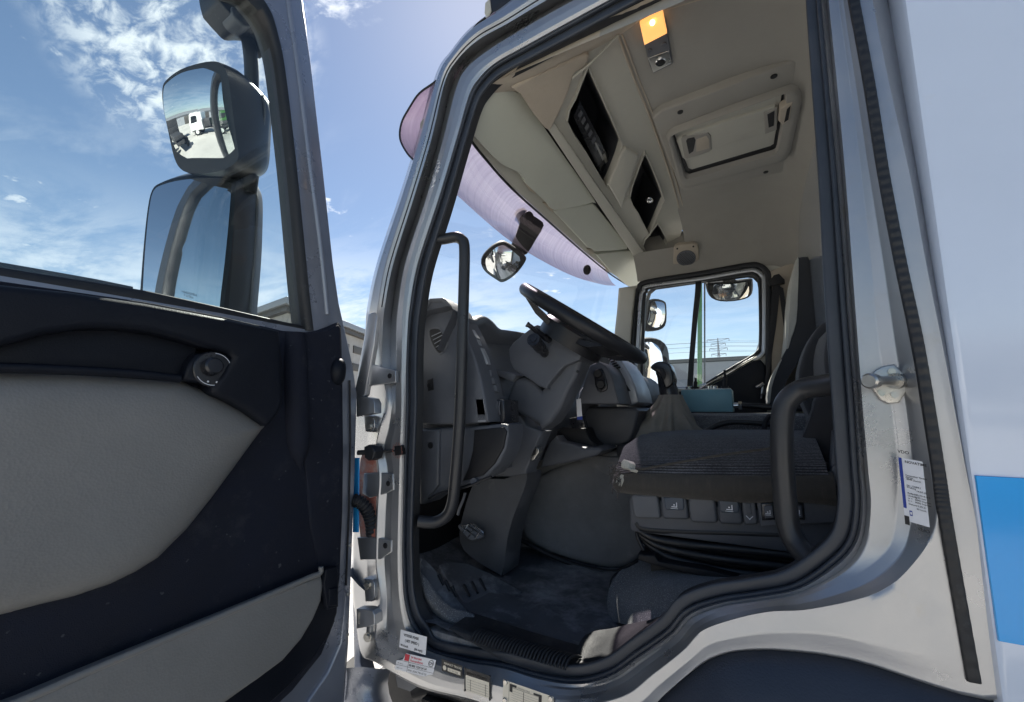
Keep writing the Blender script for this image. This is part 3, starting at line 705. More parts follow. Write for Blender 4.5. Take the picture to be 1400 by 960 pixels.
# rear wheels and front wheels
def wheel(x, y, s):
    bm = bmesh.new(); ax = V((0, s, 0)); prof = [(.30, 0), (.42, 0), (.46, .03), (.47, .12), (.46, .22), (.42, .25), (.30, .25)]
    rows = [[V((x, y, .47)) + V((math.cos(t) * r, s * d, math.sin(t) * r)) for r, d in prof] for t in (2 * math.pi * k / 40 for k in range(40))]
    add_loft(bm, rows, True); w = obj('wheel', bm, 'tyre', TR, angle=50)
    bm = bmesh.new(); add_disc(bm, (x, y + s * .06, .47), (0, -s, 0), .30, .02, 30); add_disc(bm, (x, y + s * .04, .47), (0, -s, 0), .12, .06, 20)
    obj('rim', bm, 'silver_plastic', w)
for x in (.02, 4.2):
    wheel(x, 1.02, 1); wheel(x, 3.08, -1)
# ------------------------------------------------------------------ the open driver door
HP, DN = V((-1.105, .985, 0)), V((.9986, -.0523, 0)).normalized()
DD = V((-.0523, -.9986, 0)).normalized()            # from the hinge out to the free edge
def dp(d): return (HP + DN * d, DN)
def dout(px, d, smooth=0): return [HP + DN * d + DD * q[1] + V((0, 0, q[2])) if len(q) == 3 else at(q[0], q[1], dp(d)) for q in px]
DR = bpy.data.objects.new('cab_door', None); COL.objects.link(DR); DR.parent = TR; DR.location = -wloc(TR) + HP
DR['label'] = 'open driver door with grey vinyl inner panel and window'

def door_sheet(name, outer, holes_in, d, thick, mat, bevel=.004):
    """sheet with one opening, both outlines matched point by point"""
    bm = bmesh.new()
    o, h = dout(outer, d), dout(holes_in, d)
    back = -DN * thick
    rows = [[p + back for p in o], o, [p.lerp(q, .02) + DN * .002 for p, q in zip(o, h)], [p.lerp(q, .9) + DN * .002 for p, q in zip(o, h)], h, [q + back for q in h]]
    add_loft(bm, rows, True, True); return obj(name, bm, mat, DR, angle=50)

# metal shell: outer silhouette and the window opening (matched lists going round)
s_out = [(470, 960), (476, 880), (482, 720), (486, 600), (487.5, 540), (482, 500), (472, 455), (463, 415), (455, 360), (441, 230), (425, 90), (413, 0), ('w', .34, 2.93), ('w', .40, 2.955), ('w', .48, 2.96), ('w', .7, 2.965), ('w', .95, 2.955), ('w', 1.10, 2.90)]
s_in = [(425, 452), (425, 450), (425, 449), (425, 448), (425, 446), (425, 444), (424, 440), (421, 410), (417, 360), (404, 230), (388, 95), (376, 42), (367, 15), (352, -8), ('w', .50, 2.85), ('w', .7, 2.86), ('w', .92, 2.85), ('w', 1.02, 2.80)]
# closed lower side, free edge out of frame
s_out += [('w', 1.15, 2.75), ('w', 1.16, 2.2), ('w', 1.16, 1.5), ('w', 1.10, 1.05), ('w', .80, .85), ('w', .3, .78)]
s_in += [('w', 1.05, 2.70), ('w', 1.065, 2.2), ('w', 1.06, 1.93), ('w', .95, 1.885), (0, 377), (300, 428)]
sh = door_sheet('door_shell', s_out, s_in, -.018, .055, 'door_metal')
door_sheet('outer_frame', s_out, s_in, -.0755, .005, 'mirror_black')
rv = dout(s_in, -.022); rc = sum(rv, V()) / len(rv)
obj('window_reveal', loft([[rc + (p - rc) * .992 for p in rv], [rc + (p - rc) * .988 - DN * .02 for p in rv], [rc + (p - rc) * .992 - DN * .052 for p in rv], [rc + (p - rc) * 1.006 - DN * .060 for p in rv]], False, True), 'rubber', DR, angle=60)
# black window channel inside the frame
w_o = cr([(u, v, 0) for u, v in [(429, 452), (424, 410), (419, 360), (406, 230), (390, 95), (379, 42), (370, 15), (354, -8), (328, -28), (190, -60)]], 5)
w_i = cr([(u, v, 0) for u, v in [(417, 452), (412, 410), (407, 360), (395, 230), (379, 95), (369, 50), (359, 26), (344, 6), (316, -12), (180, -42)]], 5)
def lof2(name, a, b, d0, d1, mat, par):
    A, B = [at(p.x, p.y, dp(d0)) for p in a], [at(p.x, p.y, dp(d1)) for p in b]
    bm = bmesh.new(); add_loft(bm, [[p - DN * .045 for p in A], A, [p.lerp(q, .5) + DN * .003 for p, q in zip(A, B)], B, [q - DN * .045 for q in B]]); return obj(name, bm, mat, par, angle=70)
lof2('window_channel', w_o, w_i, -.010, -.018, 'rubber', DR)
w_o2 = [V((p.x - 10.5, p.y + 3, 0)) for p in w_i]; w_i2 = [V((p.x - 16, p.y + 6, 0)) for p in w_i]
lof2('window_lip', [p.lerp(q, .0) for p, q in zip(w_i, w_o2)], [p.lerp(q, .45) for p, q in zip(w_i, w_o2)], -.030, -.034, 'rubber_blue', DR)
# metal rounding of the frame bar: a bright ridge along it
bm = bmesh.new(); add_tube(bm, cr([at(u, v, dp(-.020)) for u, v in [(447, 430), (438, 340), (424, 230), (407, 95), (396, 20), (388, -40), (370, -62), (330, -80)]], 6), .010, 12); obj('frame_ridge', bm, 'door_metal', DR, angle=80)
# glass
obj('window_glass', prism(dout([(420, 452), (414, 400), (404, 300), (392, 200), (380, 100), (368, 48), (350, 12), ('w', .50, 2.855), ('w', .7, 2.865), ('w', .93, 2.855), ('w', 1.03, 2.80), ('w', 1.06, 2.6), ('w', 1.07, 1.92), ('w', .95, 1.88), (0, 380), (300, 432)], -.045), -DN * .004), 'glass_door', DR)
# ledge seal under the glass
bm = bmesh.new(); ltube(bm, [at(u, v, dp(-.028)) for u, v in [(-250, 335), (0, 377), (60, 386), (130, 396), (200, 407), (300, 428), (386, 447), (428, 455)]], .012, .03, (0, 0, 1)); obj('ledge_seal', bm, 'rubber', DR, angle=60)
bm = bmesh.new(); ltube(bm, [at(u, v, dp(-.060)) for u, v in [(-250, 322), (0, 366), (60, 376), (130, 388), (180, 398)]], .012, .02, (0, 0, 1)); obj('outer_seal', bm, 'rubber_blue', DR, angle=60)

# inner lining: big dark sheet
slab('lining', [(-300, 330), (0, 384), (200, 413), (300, 432), (386, 452), (428, 455), (452, 446), (463, 441), (467, 446), (468, 520), (469, 620), (468, 700), (465, 790), (458, 850), (440, 895), (400, 945), (340, 1000), (200, 1150), (-300, 1300)], dp(.004), .025, 'door_carpet', DR, .004, 0)
# soft upright swelling in the lining beside the arm rest
bm = bmesh.new(); P = cr([at(u, v, dp(.0)) for u, v in [(402, 455), (403, 520), (405, 580), (408, 620), (411, 650)]], 8)
add_tube(bm, P, [.030, .030, .031, .032, .033] + [.034] * (len(P) - 17) + [.032, .030, .028, .025, .022, .018, .014, .010, .007, .004, .003, .002], 16); obj('lining_rib', bm, 'door_carpet', DR, angle=80)
slab('lining_edge', [(409, 456), (452, 449), (463, 443), (467, 448), (468, 560), (468, 700), (466, 770), (440, 790), (425, 720), (418, 640), (412, 540)], dp(.010), .02, 'door_carpet', DR, .008, 0)
# round cap at the edge
bm = bmesh.new(); c = at(462, 508, dp(.006)); R_ = Matrix(((DD.x, DN.x, 0), (DD.y, DN.y, 0), (0, 0, 1)))
bmesh.ops.create_uvsphere(bm, u_segments=24, v_segments=12, radius=1., matrix=Matrix.Translation(c) @ R_.to_4x4() @ Matrix.Diagonal((.030, .026, .042, 1)))
for v in bm.verts:
    if (v.co - c).dot(DD) < -.012: v.co -= DD * ((v.co - c).dot(DD) + .012)
obj('edge_cap', bm, 'door_dark', DR)

# grey vinyl middle panel, swelling toward its middle
gx = [(-320, 505), (0, 507), (120, 511), (245, 521), (292, 540), (330, 560), (362, 580), (345, 603), (318, 640), (290, 678), (255, 722), (215, 762), (185, 781), (150, 798), (100, 815), (50, 827), (0, 840), (-320, 900)]
o_ = outline(gx, dp(.012), 0)
dense = []
for i in range(len(o_)):
    a, b = o_[i], o_[(i + 1) % len(o_)]
    for j in range(6): dense.append(a.lerp(b, j / 6))
dense = cr(dense[::2], 2, True)
cen_ = at(60, 650, dp(.012)); rows = []
for s in (1., .992, .975, .95, .90, .82, .7, .55, .38, .2, .05):
    rows.append([cen_ + (p - cen_) * s + DN * .050 * (1 - s ** 9) ** .7 * (1.0) for p in dense])
rows.insert(0, [p - DN * .02 for p in dense])
bm = bmesh.new(); R0 = add_loft(bm, rows, False, True); bm.faces.new(R0[-1]); obj('vinyl_panel', bm, 'vinyl', DR, angle=80)

# dark arm rest: upper band sweeping down at the front, with the pull scoop below it
band = [(-320, 338), (0, 388), (100, 399), (200, 414), (300, 433), (384, 452), (386, 470), (388, 520), (389, 548), (385, 562), (376, 574), (367, 583), (361, 578), (340, 562), (316, 548), (298, 541), (292, 537), (290, 530), (304, 512), (318, 489), (312, 482), (296, 478), (275, 473), (250, 465), (210, 455), (165, 449), (115, 449), (60, 457), (0, 475), (-320, 520)]
slab('arm_rest', band, dp(.075), .07, 'door_dark', DR, .022, 0, 6, angle=75)
# scoop: recessed dish
sc = [(-320, 510), (-320, 508), (0, 470), (60, 452), (115, 444), (165, 444), (210, 450), (250, 460), (272, 470), (262, 490), (248, 520), (180, 516), (0, 508)]
slab('pull_scoop', sc, dp(.030), .02, 'door_dark', DR, .004, 0)
bm = bmesh.new(); add_tube(bm, cr([at(u, v, dp(.058)) for u, v in [(-320, 500), (0, 503), (90, 506), (180, 511), (246, 518)]], 6), .009, 12); obj('grip_edge', bm, 'door_dark', DR, angle=80)
# mirror switch pod
slab('switch_pod', [(249, 520), (258, 497), (268, 484), (290, 480), (312, 486), (317, 492), (303, 513), (290, 531), (280, 524)], dp(.062), .05, 'door_dark', DR, .008, 0)
c = at(291, 505, dp(.064))
sw = disc('mirror_switch', c, DN, .040, .004, 'plastic_gloss', DR, 30, .002)
bm = bmesh.new(); add_disc(bm, at(288, 502, dp(.067)), (DN + V((0, 0, .1))), .021, .022, 24, 0, .004, .019); obj('switch_knob', bm, 'plastic_gloss', sw)
bm = bmesh.new()
for k in range(22):
    t0, t1 = math.radians(-150 + 240 * k / 22), math.radians(-150 + 240 * (k + 1) / 22)
    vs = [bm.verts.new(c + DN * .0052 + (-DD * math.cos(t) + V((0, 0, 1)) * math.sin(t)) * r) for t, r in ((t0, .037), (t1, .037), (t1, .0355), (t0, .0355))]; bm.faces.new(vs)
for t in (-1.9, -1.3, -.7):
    add_disc(bm, c + DN * .0052 + (-DD * math.cos(t) + V((0, 0, 1)) * math.sin(t)) * .030, DN, .0022, .0006, 8)
obj('switch_marks', bm, 'paper', sw, smooth=False)

# map pocket: grey front, black band round it, black strap
slab('pocket_border', [(463, 778), (464, 800), (462, 838), (452, 868), (430, 900), (395, 940), (340, 990), (200, 1090), (0, 1160), (0, 1010), (30, 962), (200, 890), (440, 786), (442, 779)], dp(.022), .03, 'door_dark', DR, .008, 0)
slab('map_pocket', [(441, 787), (444, 800), (441, 822), (430, 848), (414, 875), (388, 905), (352, 932), (300, 965), (200, 1030), (-200, 1180), (-200, 1050), (28, 962), (120, 922), (230, 876), (330, 834), (420, 796)], dp(.044), .04, 'vinyl', DR, .014, 0, 5)
bm = bmesh.new(); add_tube(bm, cr([at(u, v, dp(.042)) for u, v in [(-200, 1045), (28, 958), (120, 918), (230, 872), (330, 830), (420, 791), (437, 784), (439, 775)]], 6), .007, 10); obj('pocket_rim', bm, 'vinyl', DR, angle=80)
slab('strap', [(446, 779), (461, 775), (463, 782), (463, 830), (448, 834), (443, 800)], dp(.050), .02, 'door_dark', DR, .004, 0)
slab('strap_buckle', [(451, 806), (462, 803), (462, 828), (450, 829)], dp(.056), .01, 'door_dark', DR, .003, 0)
# lower metal lip
slab('lower_lip', [(476, 880), (470, 960), (440, 1010), (380, 1010), (420, 960), (448, 920), (466, 880), (474, 800)], dp(-.006), .03, 'door_metal', DR, .008, 0)
bm = bmesh.new(); add_tube(bm, [at(u, v, dp(-.014)) for u, v in [(478, 520), (479, 600), (477, 700), (473, 800)]], .003, 8); obj('seam', bm, 'rubber', DR)
for v in (745, 812, 868): disc('bolt', at(478 - (v - 745) * .03, v, dp(-.014)), DN, .006, .004, 'steel', DR, 10, .001)

# ---- driver side mirrors, on their arm outside the door glass
mp = V((-1.382, .58, 2.50)); mn = V((.46, -.83, -.30)).normalized()
mpl = (mp, mn)
MR = bpy.data.objects.new('wide_angle_mirror', None); COL.objects.link(MR); MR.parent = TR; MR.location = -wloc(TR) + mp
front = [(222, 122), (227, 110), (247, 95), (275, 86), (294, 84), (303, 88), (309, 97), (313, 112), (318, 150), (324, 195), (326, 213), (321, 224), (308, 231), (290, 236), (262, 237), (247, 231), (238, 215), (230, 180), (223, 145)]
back = [(286, 118), (290, 110), (305, 104), (328, 108), (350, 122), (362, 132), (369, 142), (371, 152), (371, 165), (370, 190), (368, 222), (363, 236), (352, 243), (342, 243), (322, 240), (306, 233), (298, 215), (292, 180), (288, 145)]
shell_of('mirror_housing', front, mpl, back, off(mpl, -.16), 'mirror_black', MR, 3)
dome('mirror_glass', [(224, 122), (229, 113), (248, 100), (275, 93), (292, 92), (298, 96), (303, 113), (309, 150), (319, 195), (320, 208), (314, 214), (300, 216), (262, 216), (248, 216), (240, 205), (231, 175), (225, 145)], off(mpl, .002), .014, 'mirror', MR, 3)
bm = bmesh.new(); add_tube(bm, cr([at(u, v, off(mpl, -.12)) for u, v in [(359, 130), (362, 150), (358, 185), (352, 215), (349, 228)]], 5), .004, 8); obj('housing_seam', bm, 'plastic_mid', MR)
mp2 = V((-1.42, .62, 2.12)); mn2 = V((.70, -.71, .075)).normalized(); mpl2 = (mp2, mn2)
ML = bpy.data.objects.new('main_mirror', None); COL.objects.link(ML); ML.parent = TR; ML.location = -wloc(TR) + mp2
front = [(208, 260), (220, 250), (250, 242), (290, 239), (312, 240), (321, 246), (322, 260), (319, 310), (314, 360), (306, 420), (302, 470), (240, 480), (196, 470), (191, 420), (193, 380), (197, 330), (202, 285)]
back = [(262, 262), (272, 252), (300, 244), (330, 243), (345, 249), (355, 260), (359, 275), (359, 310), (357, 360), (352, 420), (348, 470), (300, 480), (256, 470), (254, 420), (254, 380), (256, 330), (259, 285)]
shell_of('mirror_housing', front, mpl2, back, off(mpl2, -.13), 'mirror_black', ML, 3)
dome('mirror_glass', [(210, 262), (222, 253), (250, 246), (290, 243), (308, 244), (315, 250), (316, 262), (313, 310), (308, 360), (300, 420), (297, 462), (240, 470), (200, 462), (195, 420), (197, 380), (201, 330), (205, 287)], off(mpl2, .002), .008, 'mirror', ML, 3)
bm = bmesh.new(); a, x, y, n, w, h = frame_of(((238, 412), (266, 418), (239, 398)), off(mpl2, .008))
for s, yy, xx in (('VISIOCAR', 1.0, .35), ('E 200', .7, .48), ('0001 II 2A', .2, 0.), ('00 1234', .2, .62), ('0401 12A', -.35, 0.), ('03.05', -.35, .55)):
    add_text(bm, s, a + x * w * xx + y * h * yy, x, y, h * .26, n, 0)
obj('etched_marks', bm, 'plastic_mid', ML, smooth=False)
# slim ribs down the back of the main mirror housing
bm = bmesh.new()
for uu in ((336, 250, 330, 425), (346, 252, 342, 428)):
    add_tube(bm, cr([at(uu[0], uu[1], off(mpl2, -.085)), at(uu[0] + 5, uu[1] + 25, off(mpl2, -.085)), at(uu[0] + 2, 340, off(mpl2, -.085)), at(uu[2], uu[3], off(mpl2, -.085))], 5), .006, 8)
obj('housing_rib', bm, 'plastic_mid', ML)
# arm: down from the bracket on top of the door, behind both mirrors
AM = bpy.data.objects.new('mirror_arm', None); COL.objects.link(AM); AM.parent = TR; AM.location = -wloc(TR) + mp
bm = bmesh.new(); q = off(mpl, -.13)
add_tube(bm, cr([at(u, v, q) for u, v in [(330, 5), (338, 45), (343, 80), (344, 118), (341, 160), (343, 240), (340, 300)]], 7), [.021] * 43, 14); obj('arm_tube', bm, 'mirror_black', AM)
bracket = [(299, -4), (306, 8), (318, 22), (330, 34), (345, 35), (358, 38), (372, 55), (379, 62), (382, 50), (372, 20), (352, -5), (330, -40), (296, -40)]
slab('bracket', bracket, dp(-.11), .10, 'mirror_black', AM, .015, 3)
slab('bracket_cup', [(318, 8), (334, 14), (346, 24), (346, 34), (333, 35), (320, 22)], dp(-.10), .06, 'plastic', AM, .006, 3)
bm = bmesh.new(); add_tube(bm, [at(341, 238, off(mpl, -.10)), at(338, 262, off(mpl, -.10))], .028, 14); obj('arm_joint', bm, 'black', AM)
# ------------------------------------------------------------------ inside the cab
def wx(y, z):   # windscreen surface
    return -1.01 + (z - 1.79) * .22 - .14 * (1 - ((y - 2.05) / 1.02) ** 2)
def on_ws(u, v, d=0.):
    r = ray(u, v); t = .4; g = lambda t: (r.x * t) - (wx(r.y * t, 1.65 + r.z * t) - d); p = g(t)
    while t < 8:
        q = g(t + .004)
        if p > 0 >= q: return CAM + r * (t + .004 * p / (p - q))
        t += .004; p = q
    return CAM + r * 2.5
bm = bmesh.new(); rows = [[V((wx(1.05 + 2.0 * i / 24, z), 1.05 + 2.0 * i / 24, z)) for i in range(25)] for z in (1.80, 1.95, 2.1, 2.25, 2.4, 2.55, 2.66, 2.74)]
add_loft(bm, rows); obj('windscreen', bm, 'glass', TR, angle=80)

def holed(name, outer, holes, pl, mat, parent, depth=(0, 0, 0), smooth=0, hole_mat=None, lip=.006, floor=True):
    """flat panel with openings; each opening gets walls `depth` deep and a floor in hole_mat"""
    bm = bmesh.new(); es = []; n = pnorm(pl)
    for k, px in enumerate([outer] + holes):
        vs = [bm.verts.new(p) for p in outline(px, pl, smooth if k else 0)]
        for i in range(len(vs)): es.append(bm.edges.new((vs[i], vs[(i + 1) % len(vs)])))
    bmesh.ops.triangle_fill(bm, edges=es, use_beauty=True, use_dissolve=False)
    for f in bm.faces: f.material_index = 0
    dv = V(depth)
    if dv.length > 0:
        for px in holes:
            p0 = outline(px, pl, smooth); c = sum(p0, V()) / len(p0)
            if lip:   # raised rounded rim
                R = add_loft(bm, [[c + (p - c) * 1.05 + n * .0005 for p in p0], [c + (p - c) * 1.035 + n * lip for p in p0], [c + (p - c) * 1.0 + n * lip for p in p0], [c + (p - c) * .99 for p in p0]], False, True, 0)
            R = add_loft(bm, [[c + (p - c) * .99 for p in p0], [c + (p - c) * .985 + dv * .12 for p in p0]], False, True, 0)
            R = add_loft(bm, [[c + (p - c) * .985 + dv * .12 for p in p0], [c + (p - c) * .96 + dv for p in p0]], False, True, 1)
            if floor: f = bm.faces.new(R[-1]); f.material_index = 1
    return obj(name, bm, [mat, hole_mat or mat], parent, angle=40)

# ---- ceiling
ZC = 2.852
prof = [(1.10, 2.72), (1.13, 2.785), (1.19, 2.832), (1.28, ZC), (1.5, ZC), (2.0, ZC), (2.5, ZC), (2.72, 2.838), (2.86, 2.79), (2.97, 2.69), (3.035, 2.60), (3.055, 2.555)]
xs = [-.318, -.30, -.25, -.15, 0., .10, .18, .25, .31, .355, .372]
dz = [0, 0, 0, 0, 0, -.004, -.018, -.05, -.11, -.20, -.30]
PF = cr([V((0, a, b)) for a, b in prof], 3)
rows = [[V((x, p.y, max(2.45, p.z + d * (1 if p.z > 2.5 else .3)))) for p in PF] for x, d in zip(xs, dz)]
ceil = obj('headliner', loft(rows), 'liner', TR, angle=80)
rows = [[V((x, p.y, p.z)) for p in PF if p.y > 2.93] for x in (-.66, -.5, -.318)]
obj('headliner_corner', loft(rows), 'liner', TR, angle=80)
rows = [[V((x, p.y, p.z)) for p in PF if p.y < 1.32] for x in (-.66, -.5, -.318)]
obj('headliner_corner', loft(rows), 'liner_warm', TR, angle=80)
box('headliner_end', (-.485, 3.06, 2.77), (.36, .02, .20), 'liner', TR)
def cz(d=0.): return ('z', ZC - d)
# grooves of the centre strip
bm = bmesh.new()
for a in ([(845, 49), (868, 110), (893, 172), (920, 252), (932, 300), (934, 312), (926, 318)], [(905, 14), (1000, -14)]):
    add_tube(bm, cr([at(u, v, cz(.001)) for u, v in a], 5), .004, 8)
add_tube(bm, cr([at(u, v, cz(.001)) for u, v in [(850, 47), (873, 108), (898, 170), (925, 250), (938, 300)]], 5), .003, 8)
obj('liner_seam', bm, 'liner_warm', TR)
for u, v, r in ((827, 88, .030), (860, 170, .030), (906, 286, .034), (921, 316, .034)):
    disc('cover_cap', at(u, v, cz(.0)), (0, 0, -1), r * 1.0, .0025, 'liner', TR, 28, .001)
# roof hatch
hp = [(892, 164), (896, 158), (905, 152), (1000, 116), (1096, 80), (1120, 78), (1118, 100), (1088, 228), (1082, 234), (936, 262), (929, 256)]
hr = bpy.data.objects.new('roof_hatch', None); COL.objects.link(hr); hr.parent = TR; hr.location = -wloc(TR) + V((0, 2.0, ZC))
slab('hatch_surround', hp, cz(.030), .04, 'liner', hr, .010, 0)
rim_o = [(911, 186), (913, 179), (922, 173), (1000, 143), (1080, 115), (1092, 116), (1097, 122), (1098, 134), (1082, 204), (1076, 213), (1066, 218), (940, 254), (932, 252), (928, 246)]
rim_i = [(919, 184), (920, 179), (926, 175), (1000, 147), (1066, 122), (1071, 122), (1073, 126), (1073, 134), (1062, 198), (1060, 203), (1056, 205), (942, 238), (938, 238), (936, 235)]
bm = bmesh.new(); A_, B_ = outline(rim_o, cz(.031)), outline(rim_i, cz(.033)); d = V((0, 0, -1))
add_loft(bm, [A_, [p.lerp(q, .15) + d * .024 for p, q in zip(A_, B_)], [p.lerp(q, .50) + d * .028 for p, q in zip(A_, B_)], [p.lerp(q, .92) + d * .022 for p, q in zip(A_, B_)], B_], False, True)
obj('hatch_rim', bm, 'liner', hr, angle=60)
slab('lid_shadow_gap', [(919, 182), (925, 176), (1068, 122), (1072, 126), (1071, 142), (1062, 201), (1057, 205), (943, 238), (937, 235)], cz(.0315), .01, 'black', hr, 0)
slab('hatch_lid', [(922, 184), (927, 179), (1065, 126), (1069, 128), (1067, 141), (1058, 197), (1053, 200), (946, 232), (941, 230)], cz(.034), .012, 'beige', hr, .003)
slab('hatch_bar', [(925, 193), (930, 189), (985, 169), (1060, 146), (1062, 152), (1058, 180), (1000, 196), (938, 220), (933, 216)], cz(.046), .014, 'beige', hr, .005)
slab('hatch_grip', [(931, 191), (934, 188), (968, 182), (972, 186), (973, 205), (970, 208), (939, 218), (936, 216)], cz(.050), .010, 'liner', hr, .004)
slab('grip_shade', [(938, 193), (940, 190), (949, 188), (951, 192), (948, 207), (942, 211)], cz(.0515), .006, 'black', hr, .001)  # black slab set proud; the grip hollow's shade is in its colour
slab('grip_hollow', [(952, 191), (966, 186), (969, 190), (970, 203), (952, 208)], cz(.0512), .005, 'liner_warm', hr, .001)
slab('hatch_grip', [(1044, 155), (1063, 148), (1062, 178), (1046, 184)], cz(.050), .010, 'liner', hr, .004)
slab('grip_shade', [(1049, 157), (1059, 152), (1058, 172), (1051, 175)], cz(.0515), .006, 'black', hr, .001)
slab('hatch_latch', [(1066, 150), (1074, 145), (1084, 140), (1080, 164), (1070, 172), (1064, 166)], cz(.062), .03, 'liner_warm', hr, .006)
slab('latch_slot', [(1076, 150), (1081, 145), (1078, 164), (1072, 168)], cz(.064), .01, 'black', hr, .001)
for u, v in ((930, 153), (1058, 104), (1047, 235)):
    disc('screw', at(u, v, cz(.030)), (0, 0, -1), .011, .004, 'black', hr, 14, .001)
# reading lamps
lp = bpy.data.objects.new('cab_lamp', None); COL.objects.link(lp); lp.parent = TR; lp.location = -wloc(TR) + at(897, 60, cz(.0))
lp['label'] = 'lit amber dome lamp'
slab('lamp_base', [(875, 36), (906, 19), (910, 30), (920, 88), (893, 101), (888, 90)], cz(.010), .02, 'plastic_mid', lp, .004)
slab('lamp_lens', [(875, 36), (906, 18), (912, 47), (881, 63)], cz(.024), .018, 'amber', lp, .006)
bm = bmesh.new(); bmesh.ops.create_uvsphere(bm, u_segments=16, v_segments=8, radius=.008, matrix=Matrix.Translation(at(892, 31, cz(.030)))); obj('bulb', bm, 'bulb', lp)
slab('spot_bezel', [(886, 80), (914, 70), (919, 87), (893, 100)], cz(.012), .01, 'steel', lp, .003)
disc('spot', at(903, 84, cz(.012)), (0, 0, -1), .018, .006, 'chrome', lp, 18, .002); disc('spot_lens', at(903, 85, cz(.018)), (0, 0, -1), .011, .003, 'black', lp, 14)
for u, v in ((888, 69), (908, 60)): disc('rocker', at(u, v, cz(.010)), (0, 0, -1), .008, .004, 'plastic', lp, 14, .001)
lp2 = bpy.data.objects.new('cab_lamp', None); COL.objects.link(lp2); lp2.parent = TR; lp2.location = -wloc(TR) + at(957, 302, cz(.0))
slab('lamp_base', [(947, 293), (965, 290), (969, 309), (951, 314)], cz(.010), .02, 'beige', lp2, .003)
slab('spot_bezel', [(947, 293), (965, 290), (967, 301), (950, 305)], cz(.014), .01, 'steel', lp2, .002)
disc('spot', at(957, 298, cz(.015)), (0, 0, -1), .020, .006, 'chrome', lp2, 18, .002); disc('spot_lens', at(957, 299, cz(.021)), (0, 0, -1), .012, .003, 'black', lp2, 14)

VP0 = (V((-.80, 1.2, 2.62)), V((.145, 0, -.17)))
# ---- overhead console with its open bins
CP = (V((-.63, 1.2, 2.745)), V((.307, 0, -.95)))
con_out = [(703, 112), (845, 49), (868, 110), (893, 172), (920, 252), (934, 308), (926, 340), (912, 372), (896, 386), (893, 384), (860, 337), (808, 262), (760, 192)]
holed('overhead_console', con_out, [[(775, 165), (787, 132), (802, 94), (805, 95), (826, 140), (847, 188), (849, 200), (840, 226), (829, 251), (826, 250), (800, 206)],
      [(861, 269), (870, 238), (880, 211), (883, 212), (896, 240), (907, 270), (906, 276), (897, 297), (888, 317), (885, 316), (873, 292)],
      [(879, 335), (888, 320), (898, 306), (900, 307), (911, 327), (910, 332), (904, 350), (897, 365), (894, 364)]], CP, 'beige', TR, (-.10, .0, .20), 2, 'plastic_dark', .010)
slab('console_lip', [(712, 121), (722, 118), (822, 262), (875, 338), (905, 380), (897, 388), (889, 384), (858, 338), (806, 262), (760, 193)], off(CP, .022), .03, 'beige', TR, .008)
slab('console_divider', [(832, 254), (850, 210), (856, 204), (874, 214), (858, 262), (850, 286)], off(CP, .020), .03, 'beige', TR, .010)
slab('console_end', [(880, 350), (898, 372), (912, 372), (900, 390), (889, 387)], off(CP, .024), .03, 'beige', TR, .006)
# radio slots in the first bin
dv = V((-.10, 0, .20))
q = off(CP, -.05)
rad = slab('radio', [(784, 160), (793, 138), (832, 214), (824, 240), (818, 232)], q, .04, 'plastic_gloss', TR, .002)
bm = bmesh.new()
for k in range(7):
    u, v = 790 + 4.6 * k, 158 + 8.8 * k
    add_prism(bm, outline([(u, v), (u + 4, v - 7), (u + 6.4, v - 2.5), (u + 2.4, v + 4.5)], off(q, .003)), V((0, 0, .004)), 0)
obj('radio_buttons', bm, 'plastic_mid', rad)
bm = bmesh.new(); add_prism(bm, outline([(824, 212), (827, 210), (831, 221), (828, 224)], off(q, .004)), V((0, 0, .003)), 0); add_prism(bm, outline([(813, 196), (815, 195), (826, 218), (824, 220)], off(q, .004)), V((0, 0, .003)), 0); obj('radio_display', bm, 'steel', rad)
bm = bmesh.new(); c = at(888, 274, off(CP, -.04)); bmesh.ops.create_uvsphere(bm, u_segments=14, v_segments=8, radius=.024, matrix=Matrix.Translation(c) @ Matrix.Diagonal((1, 1.4, .6, 1))); obj('bin_latch', bm, 'chrome', TR)

slab('joint_filler', [(704, 122), (714, 118), (760, 176), (812, 254), (866, 330), (902, 380), (884, 394), (850, 352), (790, 292), (720, 200), (690, 150)], off(VP0, -.045), .01, 'black', TR, 0)
# ---- side trim over the driver door
r1 = [(632, 176), (640, 152), (652, 132), (674, 114), (716, 86), (780, 51), (850, 16), (930, -22), (1040, -60), (1112, -40)]
r2 = [(640, 166), (650, 148), (664, 134), (690, 120), (728, 98), (786, 68), (856, 32), (934, -8), (1040, -48), (1112, -20)]
r3 = [(652, 160), (660, 146), (676, 136), (704, 126), (742, 112), (788, 82), (846, 49), (912, 8), (1030, -40), (1112, -10)]
rr = [[at(u, v, ('y', y)) for u, v in r] for r, y in ((r1, 1.098), (r2, 1.135))] + [[at(u, v, ('y', y)) for (u, v), y in zip(r3, [1.16, 1.17, 1.19, 1.21, 1.23, 1.25, 1.255, 1.26, 1.2, 1.2])]]
obj('side_trim', loft([cr(a, 4) for a in rr]), 'liner_warm', TR, angle=80)
slab('corner_trim', [(700, 122), (718, 112), (748, 98), (790, 80), (806, 76), (801, 92), (786, 101), (783, 110), (770, 140), (757, 172), (752, 178), (745, 176), (730, 156), (712, 130)], off(CP, .030), .05, 'liner_warm', TR, .012, 2, 4, angle=70)
bm = bmesh.new(); add_tube(bm, cr([at(u, v, off(CP, .034)) for u, v in [(783, 108), (787, 103), (808, 86), (838, 56), (843, 50), (846, 49)]], 4), .004, 8); obj('trim_seam', bm, 'beige', TR)

